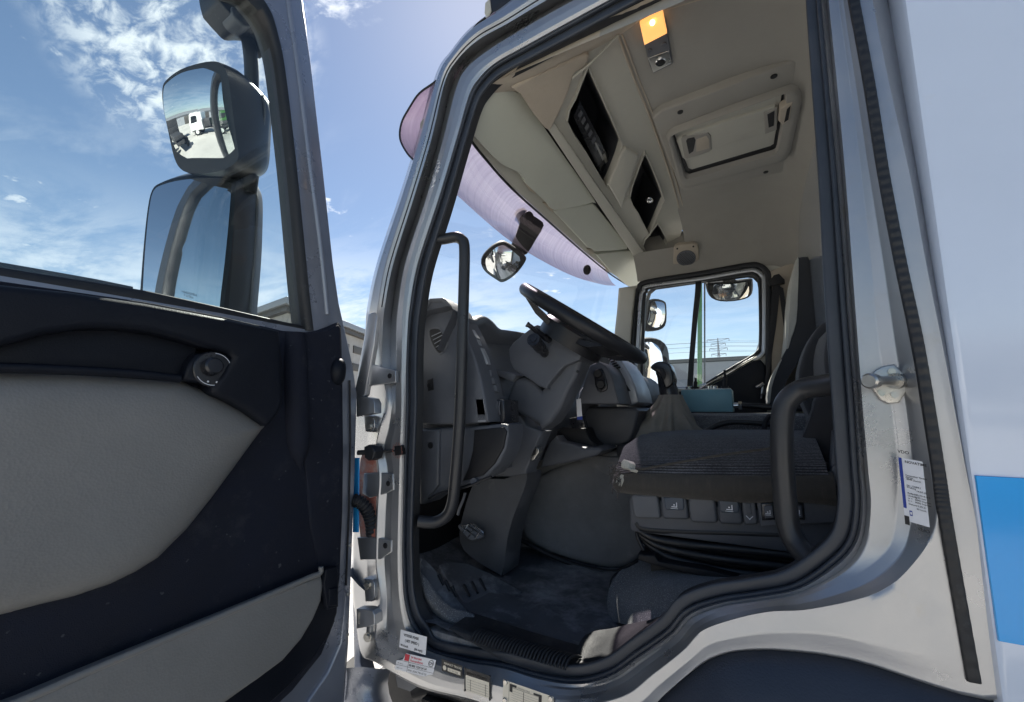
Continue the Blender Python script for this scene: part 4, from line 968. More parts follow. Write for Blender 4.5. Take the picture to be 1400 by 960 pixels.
# ---- sun visor flaps over the windscreen
VP = (V((-.80, 1.2, 2.62)), V((.145, 0, -.17)))
slab('visor_flap', [(639, 170), (646, 150), (658, 135), (676, 127), (694, 124), (708, 127), (716, 134), (765, 205), (812, 272), (810, 277), (790, 282), (758, 287), (748, 278), (720, 252), (719, 249), (711, 237), (700, 231), (686, 224), (664, 203)], VP, .03, 'visor_beige', TR, .012, 2, 4, angle=75)
slab('visor_flap', [(757, 289), (766, 286), (811, 279), (815, 282), (859, 336), (857, 341), (838, 343), (816, 344), (803, 338), (775, 308)], off(VP, -.004), .03, 'visor_beige', TR, .006, 0, 4)
slab('visor_flap', [(815, 348), (860, 343), (864, 345), (893, 385), (894, 391), (870, 394), (858, 391), (835, 372)], off(VP, -.006), .03, 'visor_beige', TR, .006, 0, 4)
hp = [(628, 168), (640, 150), (700, 215), (760, 270), (840, 350), (892, 384), (896, 394), (862, 391), (836, 374), (800, 345), (750, 301), (700, 256), (660, 210), (640, 186)]
slab('header_rail', hp, off(VP, -.030), .03, 'beige', TR, .006)
bm = bmesh.new(); ltube(bm, cr([at(u, v, off(VP, -.034)) for u, v in [(630, 170), (641, 188), (660, 213), (700, 258), (750, 303), (800, 347), (836, 376), (860, 391)]], 5), .010, .010, VP[1]); obj('header_seal', bm, 'black', TR, angle=80)
for px in ([(718, 250), (722, 249), (730, 258), (736, 262), (733, 266), (726, 262)], [(744, 279), (750, 277), (758, 285), (757, 291), (752, 288)], [(803, 341), (810, 341), (813, 347), (808, 348)], [(827, 363), (834, 368), (837, 374), (830, 371)]):
    slab('visor_clip', px, off(VP, -.014), .014, 'liner_warm', TR, .002)

# ---- tinted outside sun visor above the windscreen
S = cr([at(u, v, ('y', 1.05)) for u, v in [(676, 16), (662, 27), (650, 36), (634, 60), (620, 84), (609, 100), (592, 114), (573, 128), (560, 147), (549, 168), (547, 190), (557, 210), (568, 219)]], 3)
low = [at(568, 219, ('y', 1.05)), at(592, 243, ('y', 1.16))] + [on_ws(u, v, .05) for u, v in [(622, 264), (700, 331), (775, 373), (820, 387), (840, 389)]]
low = cr(low, 5); rows = []
for p in low:
    f = (p.y - low[0].y) / (low[-1].y - low[0].y); row_ = []
    for i, q in enumerate(S):
        g = i / (len(S) - 1); base = q - S[-1]
        row_.append(V((p.x + base.x * (1 if base.x > 0 else 1 - .35 * f), p.y, p.z + base.z * (1 - .15 * f))))
    row_.append(p + V((.012, 0, -.012)))
    rows.append(row_)
vz = obj('sun_visor', loft(rows), 'visor', TR, angle=80)
A_ = S; B_ = cr([at(u, v, ('y', 1.16)) for u, v in [(690, 20), (680, 30), (670, 42), (656, 62), (640, 85), (630, 100), (624, 110), (618, 124), (612, 138), (606, 155), (602, 180), (600, 200), (604, 230)]], 3)
ck = obj('visor_cheek', loft([A_, [p.lerp(q, .5) + V((0, -.004, 0)) for p, q in zip(A_, B_)], B_]), 'visor', vz, angle=80)
bm = bmesh.new(); add_tube(bm, cr([at(u, v, ('y', 1.046)) for u, v in [(664, 24), (650, 36), (634, 60), (620, 84), (609, 100), (592, 114), (573, 128), (560, 147), (549, 168), (547, 190), (557, 210), (569, 222)]], 5), .0035, 8); obj('visor_edge', bm, 'rubber', vz)
bm = bmesh.new(); add_disc(bm, at(581, 170, ('y', 1.075)), (0, -1, 0), .020, .004, 22, 0, .001); obj('visor_grommet', bm, 'liner', vz); disc('grommet_hole', at(582, 170, ('y', 1.070)), (0, -1, 0), .012, .002, 'black', vz)
for u, v in ((802, 369), (722, 298)):
    p = on_ws(u, v, .06); bm = bmesh.new(); add_disc(bm, p, (1, -.4, -.3), .035, .012, 16, 0, .003); obj('visor_fixing', bm, 'black', vz)

# ---- front mirror hung outside the windscreen
fp = on_ws(690, 358, .12); fn = V((.40, -.78, -.42)).normalized(); fpl = (fp, fn)
FM = bpy.data.objects.new('front_mirror', None); COL.objects.link(FM); FM.parent = TR; FM.location = -wloc(TR) + fp
fo = [(658, 361), (661, 350), (672, 338), (683, 332), (690, 332), (704, 341), (717, 353), (718, 358), (708, 372), (696, 382), (686, 386), (678, 382), (664, 372)]
shell_of('mirror_housing', fo, fpl, [(664, 352), (667, 344), (676, 336), (685, 331), (692, 332), (702, 338), (712, 346), (713, 350), (706, 362), (698, 370), (690, 374), (682, 370), (670, 360)], off(fpl, -.07), 'black', FM, 3)
dome('mirror_glass', [(663, 361), (665, 353), (675, 341), (684, 336), (690, 336), (702, 344), (713, 354), (714, 358), (705, 370), (695, 378), (686, 382), (679, 378), (667, 370)], off(fpl, .002), .022, 'mirror', FM, 3)
slab('mirror_bracket', [(705, 291), (710, 285), (717, 284), (724, 292), (738, 300), (744, 308), (734, 326), (721, 347), (714, 346), (701, 339), (702, 330), (712, 304)], (on_ws(722, 310, .08), V((.6, -.75, -.25))), .05, 'black', FM, .008, 2)

# ---- passenger side
PY = 3.06
win = [(882, 408), (885, 398), (892, 392), (960, 382), (1024, 374), (1032, 375), (1038, 381), (1040, 392), (1041, 440), (1040, 468), (1036, 481), (1026, 490), (1005, 502), (985, 514), (966, 526), (940, 532), (878, 532), (874, 470)]
out_ = [(846, 394), (900, 386), (1000, 368), (1120, 345), (1150, 345), (1160, 520), (1150, 700), (980, 700), (850, 680), (838, 560), (840, 470)]
wf = holed('passenger_wall', out_, [win], ('y', PY), 'beige', TR, (0, .05, 0), 0, 'rubber', .0, False)
def loop_tube(name, px, pl, w, h, mat, par, closed=True):
    bm = bmesh.new(); P = cr([V((u, v, 0)) for u, v in px], 4, closed); ltube(bm, [at(p.x, p.y, pl) for p in P], w, h, pnorm(pl), closed); return obj(name, bm, mat, par, angle=80)
big = [(866, 470), (872, 408), (876, 396), (884, 389), (960, 377), (1022, 366), (1036, 367), (1046, 374), (1049, 388), (1049, 470), (1049, 540)]
loop_tube('passenger_door_seal', [(861, 530), (865, 470), (869, 408), (874, 395), (884, 386), (960, 374), (1022, 363), (1038, 364), (1047, 371), (1051, 386), (1051, 470), (1051, 548)], ('y', 3.045), .035, .03, 'rubber', TR, False)
loop_tube('window_frame', [(868, 530), (872, 470), (876, 408), (880, 398), (888, 391), (960, 381), (1022, 370), (1034, 371), (1042, 377), (1045, 388), (1045, 470), (1042, 484), (1030, 492)], ('y', 3.05), .030, .02, 'silver', TR, False)
loop_tube('window_gasket', [(877, 532), (879, 470), (881, 408), (884, 399), (891, 393), (960, 383), (1024, 374.5), (1031, 375), (1037, 381), (1039, 392), (1040, 468), (1036, 481), (1026, 489), (1005, 501), (985, 513), (966, 525)], ('y', 3.055), .020, .025, 'rubber', TR, False)
slab('passenger_window', win, ('y', 3.085), .004, 'glass', TR, 0)
slab('window_divider', [(951, 383), (959, 382), (958, 400), (953, 440), (949, 490), (947, 530), (939, 532), (942, 490), (947, 430), (950, 400)], ('y', 3.075), .02, 'rubber', TR, .002)
slab('passenger_door_trim', [(958, 535), (985, 520), (1010, 505), (1030, 493), (1040, 492), (1047, 500), (1049, 520), (1049, 560), (1040, 640), (880, 640), (874, 535)], ('y', 3.03), .04, 'door_dark', TR, .012)
bm = bmesh.new(); add_tube(bm, [at(u, v, ('y', 3.04)) for u, v in [(958, 531), (985, 516), (1010, 501), (1034, 487)]], .008, 8); obj('trim_edge', bm, 'chrome', TR)
slab('passenger_pillar', [(848, 393), (868, 394), (864, 430), (860, 480), (856, 520), (836, 520), (838, 470), (843, 430)], ('y', 3.00), .05, 'beige', TR, .012)
bm = bmesh.new(); add_tube(bm, [at(1034, 530, ('y', 2.99)), at(1044, 524, ('y', 2.99))], .012, 8); add_tube(bm, [at(1043, 526, ('y', 3.0)), at(1041, 545, ('y', 3.0))], .007, 8); obj('door_latch', bm, 'chrome', TR)
# speaker set in the sloping liner
sp_pl = (V((0, 2.90, 2.735)), V((0, -.62, -.78)))
slab('speaker', [(921, 341), (923, 337), (928, 335), (948, 333), (953, 335), (955, 340), (956, 366), (920, 370)], off(sp_pl, .010), .03, 'liner_warm', TR, .006)
c = at(938, 353, off(sp_pl, .012)); disc('speaker_grille', c, pnorm(sp_pl), .060, .004, 'plastic_mid', TR, 30, .002)
bm = bmesh.new()
for i in range(-5, 6):
    for j in range(-5, 6):
        if i * i + j * j < 26:
            a = pnorm(sp_pl); e1 = V((1, 0, 0)); e2 = a.cross(e1).normalized()
            add_disc(bm, c + e1 * (i * .010 + (j % 2) * .005) + e2 * j * .0095 + a * .0042, a, .0028, .0006, 6)
obj('grille_holes', bm, 'black', TR, smooth=False)
bm = bmesh.new()
for u, v in ((926, 340), (948, 337), (927, 364), (949, 361)): add_disc(bm, at(u, v, off(sp_pl, .010)), pnorm(sp_pl), .006, .003, 10)
obj('screw', bm, 'black', TR)
# kerb mirror hung at the top of the passenger window
kp = ('y', 3.17); kpl = (V((0, 3.17, 2.4)), V((.05, -.86, -.5)))
KM = bpy.data.objects.new('kerb_mirror', None); COL.objects.link(KM); KM.parent = TR; KM.location = -wloc(TR) + at(998, 398, kpl)
ko = [(967, 390), (970, 387), (1000, 386), (1024, 383), (1027, 386), (1027, 398), (1025, 405), (1018, 409), (1002, 412), (985, 412), (974, 408), (969, 400)]
shell_of('mirror_housing', ko, kpl, [(968, 388), (972, 385), (1000, 383), (1022, 381), (1026, 384), (1026, 394), (1023, 400), (1016, 404), (1002, 406), (985, 406), (975, 403), (970, 396)], off(kpl, -.05), 'black', KM, 2)
dome('mirror_glass', [(969, 391), (972, 389), (1000, 388), (1023, 385), (1025, 387), (1025, 398), (1023, 404), (1017, 407), (1002, 410), (986, 410), (975, 406), (971, 399)], off(kpl, .002), .02, 'mirror', KM, 2)
slab('mirror_mount', [(988, 381), (1004, 379), (1006, 383), (1000, 388), (994, 388), (988, 385)], ('y', 3.12), .04, 'black', KM, .004)
# passenger side mirrors outside
for nm, fr, bk, gl, y, tilt in (
    ('wide_angle_mirror', [(884, 420), (888, 412), (898, 410), (908, 412), (911, 418), (911, 440), (906, 449), (896, 452), (882, 451), (880, 440)], [(878, 424), (880, 416), (888, 411), (896, 412), (899, 418), (898, 440), (894, 447), (886, 450), (877, 449), (876, 440)], [(889, 419), (892, 413), (899, 412), (907, 414), (909, 419), (908, 438), (903, 446), (896, 448), (885, 448), (886, 436)], 3.42, -.12),
    ('main_mirror', [(878, 466), (884, 463), (898, 464), (909, 470), (914, 482), (916, 510), (916, 545), (880, 545), (874, 520), (874, 480)], [(874, 470), (880, 466), (892, 467), (902, 473), (907, 485), (908, 510), (908, 545), (876, 545), (871, 520), (871, 480)], [(878, 470), (882, 468), (890, 468), (899, 473), (904, 484), (906, 505), (906, 540), (880, 540), (876, 520), (876, 480)], 3.45, .0)):
    pl_ = (V((-.8, y, 2.2)), V((.62, -.78, tilt)))
    r_ = bpy.data.objects.new(nm, None); COL.objects.link(r_); r_.parent = TR; r_.location = -wloc(TR) + at(fr[0][0], fr[0][1], pl_)
    shell_of('mirror_housing', fr, pl_, bk, off(pl_, -.09), 'black', r_, 2)
    dome('mirror_glass', gl, off(pl_, .003), .015, 'mirror', r_, 2)
bm = bmesh.new(); add_tube(bm, cr([at(u, v, ('y', 3.38)) for u, v in [(884, 404), (880, 420), (877, 450), (876, 480), (875, 540)]], 4), .016, 10); obj('mirror_arm', bm, 'silver_plastic', TR)
# rear wall and belt
bm = bmesh.new(); add_box(bm, (.39, 2.07, 2.0), (.03, 2.0, 1.6)); obj('rear_wall', bm, 'liner', TR)
bm = bmesh.new(); add_box(bm, (.28, 1.10, 2.0), (.16, .04, 1.75)); obj('pillar_lining', bm, 'liner_warm', TR)
slab('coat_hook', [(1114, 276), (1120, 268), (1126, 250), (1128, 290), (1118, 288)], ('x', .34), .02, 'liner', TR, .003)
slab('pillar_trim', [(1049, 372), (1075, 362), (1100, 356), (1100, 560), (1049, 560)], ('y', 3.035), .03, 'liner_warm', TR, .006)
for px in ([(1056, 390), (1067, 390), (1062, 440), (1053, 500), (1049, 540), (1044, 540), (1049, 490), (1053, 440)], [(1064, 390), (1071, 394), (1080, 450), (1084, 480), (1078, 486), (1072, 450)]):
    slab('seat_belt', px, ('y', 2.99), .006, 'belt', TR, .001)
slab('belt_anchor', [(1051, 386), (1058, 376), (1065, 374), (1073, 382), (1073, 387), (1052, 391)], ('y', 2.985), .03, 'black', TR, .006)
# ------------------------------------------------------------------ floor, engine cover, seats
bm = bmesh.new(); rows = []
for i in range(26):
    y = 1.085 + .95 * i / 25
    rows.append([V((-1.30 + 1.0 * j / 25, y, 1.0 + .006 * math.sin(j * 1.3 + i * .7) + (.02 * max(0, (.10 - (y - 1.085)) / .10)) + (.09 * max(0, (-1.02 - (-1.30 + 1.0 * j / 25)) / .25)))) for j in range(26)])
add_loft(bm, rows); obj('floor_mat', bm, 'mat', TR, angle=80)
box('floor_pan', (-.40, 2.15, .90), (1.3, 1.7, .08), 'black', TR)
# front bulkhead and side kick panel so no daylight leaks in
box('bulkhead', (-1.24, 2.18, 1.45), (.05, 1.74, 1.0), 'black', TR)
box('kick_panel', (-1.055, 1.12, 1.36), (.16, .03, .9), 'rubber', TR)
box('front_panel', (-1.36, 2.28, 1.35), (.06, 1.64, 1.15), 'silver', TR, bev=.02)
# ribbed tread along the sill
def qd(px, ys): return [at(u, v, ('y', y)) for (u, v), y in zip(px, ys)]
a, b = at(648, 868, ('z', 1.034)), at(776, 906, ('z', 1.034))
bm = bmesh.new(); n_ = 30
for k in range(n_):
    p = a.lerp(b, k / (n_ - 1)); add_tube(bm, cr([p + V((-.004, -.012, -.012)), p + V((0, .004, .004)), p + V((.008, .026, .006)), p + V((.016, .050, -.006))], 3), .0034, 7)
obj('sill_tread', bm, 'rubber', TR, angle=80)
bm = bmesh.new(); rows = []
for i, y in enumerate((1.075, 1.085, 1.10, 1.14, 1.19)):
    rows.append([V((x, y, 1.0 + dz_)) for x, dz_ in ((-.80, .03), (-.62, .022 if i else -.01), (-.45, .020 if i else -.01), (-.33, .04))])
add_loft(bm, rows); obj('sill_trim', bm, 'sill_plastic', TR, angle=80)
box('sill_filler', (-.70, 1.165, .955), (.78, .15, .10), 'mat', TR)
# wrinkled mat flap curling over the rear end of the sill
bm = bmesh.new(); rows = []
top = cr([at(u, v, ('y', y)) for u, v, y in ((800, 868, 1.24), (835, 858, 1.22), (880, 850, 1.20), (940, 826, 1.19), (1000, 812, 1.18), (1080, 790, 1.17), (1100, 768, 1.17), (1130, 745, 1.17))], 5)
bot = cr([at(u, v, ('y', y)) for u, v, y in ((780, 912, 1.10), (820, 908, 1.10), (870, 880, 1.10), (930, 845, 1.10), (1000, 826, 1.10), (1060, 815, 1.10), (1110, 790, 1.10), (1142, 760, 1.10))], 5)
for t in (0, .2, .4, .6, .8, 1.):
    rows.append([p.lerp(q, t) + V((0, 0, .0025 * math.sin(i * .9 + t * 4) + .008 * math.sin(math.pi * t))) for i, (p, q) in enumerate(zip(top, bot))])
add_loft(bm, rows); obj('mat_edge', bm, 'sill_plastic', TR, angle=80)
# foot rest with moulded ribs on the outer side of the foot well
slab('foot_rest', [(574, 770), (582, 764), (604, 790), (628, 822), (647, 842), (640, 846), (612, 842), (592, 822), (578, 800)], (at(610, 810, ('z', 1.06)), V((.55, -.45, .7))), .05, 'mat', TR, .008, 2)
slab('foot_well_carpet', [(574, 780), (590, 800), (604, 818), (624, 832), (648, 838), (646, 850), (622, 852), (600, 838), (580, 812)], (at(610, 830, ('z', 1.05)), V((.35, -.6, .7))), .05, 'carpet', TR, .012, 2)
fr = (at(610, 810, ('z', 1.06)), V((.55, -.45, .7))); ra = (at(660, 800, ('z', 1.02)), V((.3, -.25, .92)))
for pl_, px in [(fr, ((600 + 9 * k, 786 + 8 * k), (606 + 9 * k, 800 + 8 * k))) for k in range(3)] + [(ra, ((634 + 11 * k, 800 - 4 * k), (642 + 11 * k, 815 - 4 * k))) for k in range(3)]:
    bm = bmesh.new(); add_tube(bm, [at(*px[0], off(pl_, .003)), at(*px[1], off(pl_, .003))], [.006, .004], 8); obj('moulded_rib', bm, 'rubber', TR)
slab('foot_ramp', [(600, 772), (640, 770), (700, 800), (716, 812), (690, 822), (650, 838), (622, 806)], (at(660, 800, ('z', 1.02)), V((.3, -.25, .92))), .03, 'mat', TR, .006, 2)

# engine cover side, with the lining's rolled edge
tp = (V((-.7, 1.86, 1.2)), V((.10, -.97, .22)))
slab('engine_cover', [(716, 735), (712, 700), (722, 664), (735, 650), (770, 634), (815, 622), (850, 612), (900, 600), (930, 640), (930, 720), (895, 745), (868, 768), (852, 776), (830, 777), (790, 768), (750, 754)], tp, .10, 'tunnel', TR, .03, 2, 5, angle=80)
bm = bmesh.new(); add_tube(bm, cr([at(u, v, off(tp, .01)) for u, v in [(712, 738), (750, 758), (792, 774), (832, 782), (854, 779), (872, 768), (892, 748)]], 6), .010, 10); obj('cover_seal', bm, 'rubber', TR)
bm = bmesh.new(); add_box(bm, (-.51, 2.48, 1.22), (1.42, 1.14, .46), 0, 0, .03); obj('engine_tunnel', bm, 'tunnel', TR)
bm = bmesh.new(); add_box(bm, (.03, 2.52, 1.50), (.72, .62, .262), 0, 0, .03); obj('middle_console', bm, 'carpet', TR)
slab('console_tray', [(850, 600), (905, 596), (960, 578), (1000, 574), (1060, 578), (1100, 582), (1100, 600), (1000, 604), (860, 612)], ('z', 1.50), .05, 'plastic', TR, .012, 2)
bm = bmesh.new(); add_tube(bm, cr([at(u, v, ('y', 2.15)) for u, v in [(950, 602), (965, 590), (985, 580), (1010, 577), (1055, 580)]], 5), .012, 10); obj('tray_edge', bm, 'rubber', TR)
bm = bmesh.new(); add_tube(bm, cr([at(u, v, ('y', 2.0)) for u, v in [(1045, 590), (1047, 576), (1053, 569), (1058, 572)]], 5), .010, 10); obj('seat_lever', bm, 'black', TR)

# gear lever in its leather gaiter
gl = bpy.data.objects.new('gear_lever', None); COL.objects.link(gl); gl.parent = TR; gl.location = -wloc(TR) + at(910, 600, ('y', 2.1))
top_c, base_c = at(916, 540, ('y', 2.1)), at(905, 602, ('y', 2.08)); rows = []
for k in range(15):
    t = k / 14; c = top_c.lerp(base_c, t); R1 = .050 + .13 * t ** 1.25; R2 = .045 + .09 * t ** 1.1; row_ = []
    for j in range(72):
        a = 2 * math.pi * j / 72; fold = 1 + (.24 * math.sin(6 * a + 2.6 * t) * math.sin(3 * a + 1) + .11 * math.sin(12 * a - 3.4 * t)) * (.25 + t * .9) * (1 if t < .93 else .5)
        row_.append(c + V((math.cos(a) * R1 * fold, math.sin(a) * R2 * fold, .012 * math.sin(5 * a + 9 * t) * t)))
    rows.append(row_)
obj('gaiter', loft(rows, False, True), 'leather', gl, angle=80)
bm = bmesh.new(); P = [at(u, v, ('y', 2.1)) for u, v in [(916, 542), (913, 530), (910, 515), (907, 506)]]
add_tube(bm, cr(P, 4), [.042] * 4 + [.040] * 4 + [.038] * 5, 16); obj('lever_grip', bm, 'plastic_gloss', gl)
kb = slab('lever_knob', [(889, 503), (893, 497), (901, 494), (910, 495), (916, 499), (919, 508), (921, 522), (915, 530), (908, 530), (903, 516), (897, 509)], ('y', 2.05), .10, 'plastic_gloss', gl, .03, 3, 5, angle=80)
slab('knob_switch', [(902, 505), (906, 503), (910, 512), (909, 519), (905, 517)], ('y', 2.045), .02, 'black', kb, .003)

# ---- driver seat
st = bpy.data.objects.new('driver_seat', None); COL.objects.link(st); st.parent = TR; st.location = -wloc(TR) + V((-.1, 1.63, 1.0))
st['label'] = 'worn dark driver seat with a torn front corner'
rows = []
for x, top_, bulge, inset, dzf in ((-.405, 1.436, .0, .035, -.012), (-.400, 1.452, .034, .015, -.006), (-.385, 1.462, .074, .004, 0), (-.33, 1.466, .108, 0, 0), (-.22, 1.470, .116, 0, 0), (-.08, 1.478, .112, 0, 0), (.06, 1.487, .106, 0, 0), (.16, 1.492, .10, 0, 0)):
    r = []; y0, y1 = 1.385 + inset, 1.885 - inset
    for t in range(29):
        f = t / 28; y = y0 + (y1 - y0) * f
        hump = (math.sin(math.pi * min(1, f * 2.6) / 2) if f < .5 else math.sin(math.pi * min(1, (1 - f) * 2.6) / 2))
        r.append(V((x - .015 * math.sin(math.pi * f), y, top_ + bulge * hump - (.012 if f in (0, 1) else 0) - .014 * math.sin(math.pi * f) ** 4)))
    rows.append(r)
obj('seat_cushion', loft(rows), 'seat_top', st, angle=80)
rows = []
for x, zt, zb, inset in ((-.408, 1.430, 1.402, .045), (-.404, 1.440, 1.394, .02), (-.392, 1.452, 1.388, .004), (-.33, 1.458, 1.385, 0), (-.2, 1.462, 1.386, -.002), (-.05, 1.470, 1.392, -.002), (.06, 1.479, 1.400, 0), (.17, 1.486, 1.405, 0)):
    y0, y1 = 1.385 + inset, 1.885 - inset
    rows.append([V((x, y0 + .012, zt + .006)), V((x, y0 + .002, zt - .002)), V((x, y0 - .010, zt - .015)), V((x, y0 - .017 - .004 * math.sin(x * 23), (zt + zb) / 2 - .006)), V((x, y0 - .006, zb + .010 + .004 * math.sin(x * 31))), V((x, y0 + .02, zb)), V((x, y1, zb)), V((x, y1, zt))])
bm = bmesh.new(); R = add_loft(bm, rows); bm.faces.new(R[0]); obj('cushion_side', bm, 'seat_side', st, angle=80)
bm = bmesh.new(); add_tube(bm, cr([at(u, v, ('y', 1.388)) for u, v in [(846, 632), (870, 641), (900, 637), (950, 628), (1000, 620), (1066, 611)]], 5), .0038, 8); obj('piping', bm, 'seat_side', st)
# torn corner: foam showing, frayed threads
f_pl = (at(848, 640, ('y', 1.385)), V((-.45, -.85, .25)))
fo = slab('torn_foam', [(848.5, 632.1), (852.1, 627.8), (857.2, 629.2), (860.0, 632.8), (859.3, 638.6), (863.6, 641.5), (861.5, 644.4), (857.2, 640.8), (851.4, 640.8), (848.5, 638.6)], off(f_pl, .014), .03, 'seat_foam', st, .005, 0)
slab('torn_foam', [(843, 652), (847, 648), (848, 655), (845, 664), (841, 660)], off(f_pl, .010), .03, 'seat_foam', st, .004, 0)
bm = bmesh.new()
for k in range(46):
    u, v = 842 + random.uniform(-3, 8), 632 + random.uniform(0, 42)
    p = at(u, v, off(f_pl, .012)); q = p + V((random.uniform(-.018, .006), random.uniform(-.015, .002), random.uniform(-.016, .010))); r = q + V((random.uniform(-.012, .006), random.uniform(-.01, .004), random.uniform(-.018, .004)))
    add_tube(bm, cr([p, q, r], 3), random.uniform(.0006, .0016), 5)
obj('frayed_threads', bm, 'seat_side', st)
# seat box with its control pads
bm = bmesh.new(); add_box(bm, (-.06, 1.66, 1.325), (.60, .50, .105), 0, 0, .012); obj('seat_base', bm, 'plastic', st)
kp_ = ('y', 1.392)
pads = [('plastic_mid', [(862, 679), (866, 676), (897, 677), (899, 680), (903, 707), (900, 710), (870, 709), (866, 705)]), ('plastic', [(903, 679), (906, 676), (935, 676), (938, 680), (942, 708), (939, 711), (909, 710), (905, 706)]),
        ('plastic_mid', [(940, 680), (944, 677), (974, 677), (977, 680), (981, 712), (978, 716), (947, 715), (943, 711)]), ('plastic', [(980, 680), (983, 677), (1008, 677), (1011, 681), (1016, 713), (1013, 718), (986, 717), (983, 713)]), ('plastic_mid', [(1013, 680), (1015, 678), (1030, 679), (1032, 682), (1036, 715), (1033, 718), (1019, 718), (1017, 714)])]
for i, (m, px) in enumerate(pads):
    pd = slab('control_pad', px, kp_, .04, m, st, .008, 0, 4, angle=60)
    if i in (1, 3):
        c = sum((V((u, v, 0)) for u, v in px), V()) / len(px)
        slab('pad_key', [(c.x + a, c.y + b) for a, b in ((-15, -13), (12, -14), (13, 2), (11, 5), (-11, 4), (-13, 1))], off(kp_, .004), .01, 'door_metal' if False else 'pad_blue', pd, .003)
        bm = bmesh.new(); o2 = at(c.x, c.y, off(kp_, .005)); s_ = .0042
        for (x0, y0, x1, y1) in ((-2, -1.2, 1.2, -.6), (1.2, -1.2, 1.8, 2.2), (-.7, 0, .3, .9), (-2.6, -2.2, 2.2, -1.9)):
            add_rect(bm, o2 + V((0, 0, .004)), V((1, 0, 0)), V((0, 0, 1)), x0 * s_, y0 * s_, x1 * s_, y1 * s_, V((0, -1, 0)), 0, 0)
        obj('seat_symbol', bm, 'paper', pd, smooth=False)
    if i == 4:
        bm = bmesh.new(); add_prism(bm, outline([(1019, 688), (1026, 688), (1028, 704), (1021, 704)], off(kp_, .003)), V((0, .01, 0)), .002); obj('pad_slider', bm, 'plastic', pd)
        bm = bmesh.new(); o2 = at(1025, 710, off(kp_, .003))
        add_rect(bm, o2, V((.7, 0, -.7)), V((.7, 0, .7)), -.012, -.001, 0.002, .001, V((0, -1, 0)), 0, 0); add_rect(bm, o2, V((.7, 0, .7)), V((-.7, 0, .7)), -.002, -.001, .012, .001, V((0, -1, 0)), 0, 0); obj('pad_arrow', bm, 'paper', pd, smooth=False)
slab('switch_panel', [(1034, 684), (1062, 682), (1110, 680), (1165, 680), (1165, 714), (1110, 716), (1040, 720)], kp_, .03, 'plastic', st, .003)
for u in (1050, 1090):
    sb = slab('seat_switch', [(u - 10, 688), (u + 9, 687), (u + 11, 711), (u - 8, 712)], off(kp_, .006), .02, 'plastic_gloss', st, .004)
    slab('switch_rocker', [(u - 6, 692), (u + 6, 691), (u + 8, 708), (u - 4, 709)], off(kp_, .009), .02, 'plastic', sb, .003)
    bm = bmesh.new(); o2 = at(u, 701, off(kp_, .0100)); s_ = .0032
    for (x0, y0, x1, y1) in ((-2, -1.2, 1.2, -.6), (1.2, -1.2, 1.8, 2.2), (-.7, 0, .3, .9), (-2.6, -2.2, 2.2, -1.9)): add_rect(bm, o2, V((1, 0, 0)), V((0, 0, 1)), x0 * s_, y0 * s_, x1 * s_, y1 * s_, V((0, -1, 0)), .0005, 0)
    obj('seat_symbol', bm, 'paper', sb, smooth=False)
# rubber suspension bellows
bm = bmesh.new(); add_box(bm, (-.03, 1.68, 1.21), (.56, .44, .16)); obj('bellows', bm, 'black', st)
bm = bmesh.new()
folds = [[(870, 714), (880, 722), (930, 726), (1000, 728), (1100, 732)], [(872, 724), (895, 736), (940, 744), (1000, 750), (1095, 760)], [(875, 730), (900, 746), (945, 757), (1000, 766), (1085, 776)], [(878, 736), (905, 757), (945, 770), (1000, 781), (1070, 790)]]
for i, f in enumerate(folds): add_tube(bm, cr([at(u, v, ('y', 1.42 + .01 * i)) for u, v in f], 6), [.012] * 25, 10)
add_tube(bm, cr([at(u, v, ('y', 1.43)) for u, v in [(870, 722), (872, 735), (880, 752)]], 4), .006, 8)
obj('bellows_fold', bm, 'rubber', st, angle=80)
bm = bmesh.new(); add_prism(bm, outline([(872, 758), (895, 760), (900, 768), (960, 778), (1010, 790), (1010, 800), (900, 775), (872, 766)], ('y', 1.40)), V((0, .3, 0)), .004); obj('seat_rail', bm, 'black', st)
# carpeted riser under the seat
bm = bmesh.new()
g1 = cr(qd([(838, 792), (850, 779), (872, 768), (920, 780), (1015, 797), (1080, 785)], [1.45, 1.5, 1.56, 1.45, 1.33, 1.3]), 5)
g2 = cr(qd([(832, 850), (848, 852), (874, 858), (920, 842), (975, 824), (1060, 800)], [1.46, 1.36, 1.24, 1.20, 1.18, 1.18]), 5)
rows = [[p.lerp(q, t) + V((-.3, -.5, .4)).normalized() * .018 * math.sin(math.pi * t) for p, q in zip(g1, g2)] for t in (0, .1, .25, .4, .55, .7, .85, 1)]
rows.insert(0, [p + V((.03, .12, -.01)) for p in g1])
add_loft(bm, rows); obj('seat_riser', bm, 'carpet', TR, angle=80)
bm = bmesh.new(); add_tube(bm, cr(qd([(836, 852), (836, 820), (837, 795), (848, 782), (872, 769)], [1.46, 1.46, 1.46, 1.50, 1.56]), 5), .007, 10); obj('riser_edge', bm, 'rubber', TR)
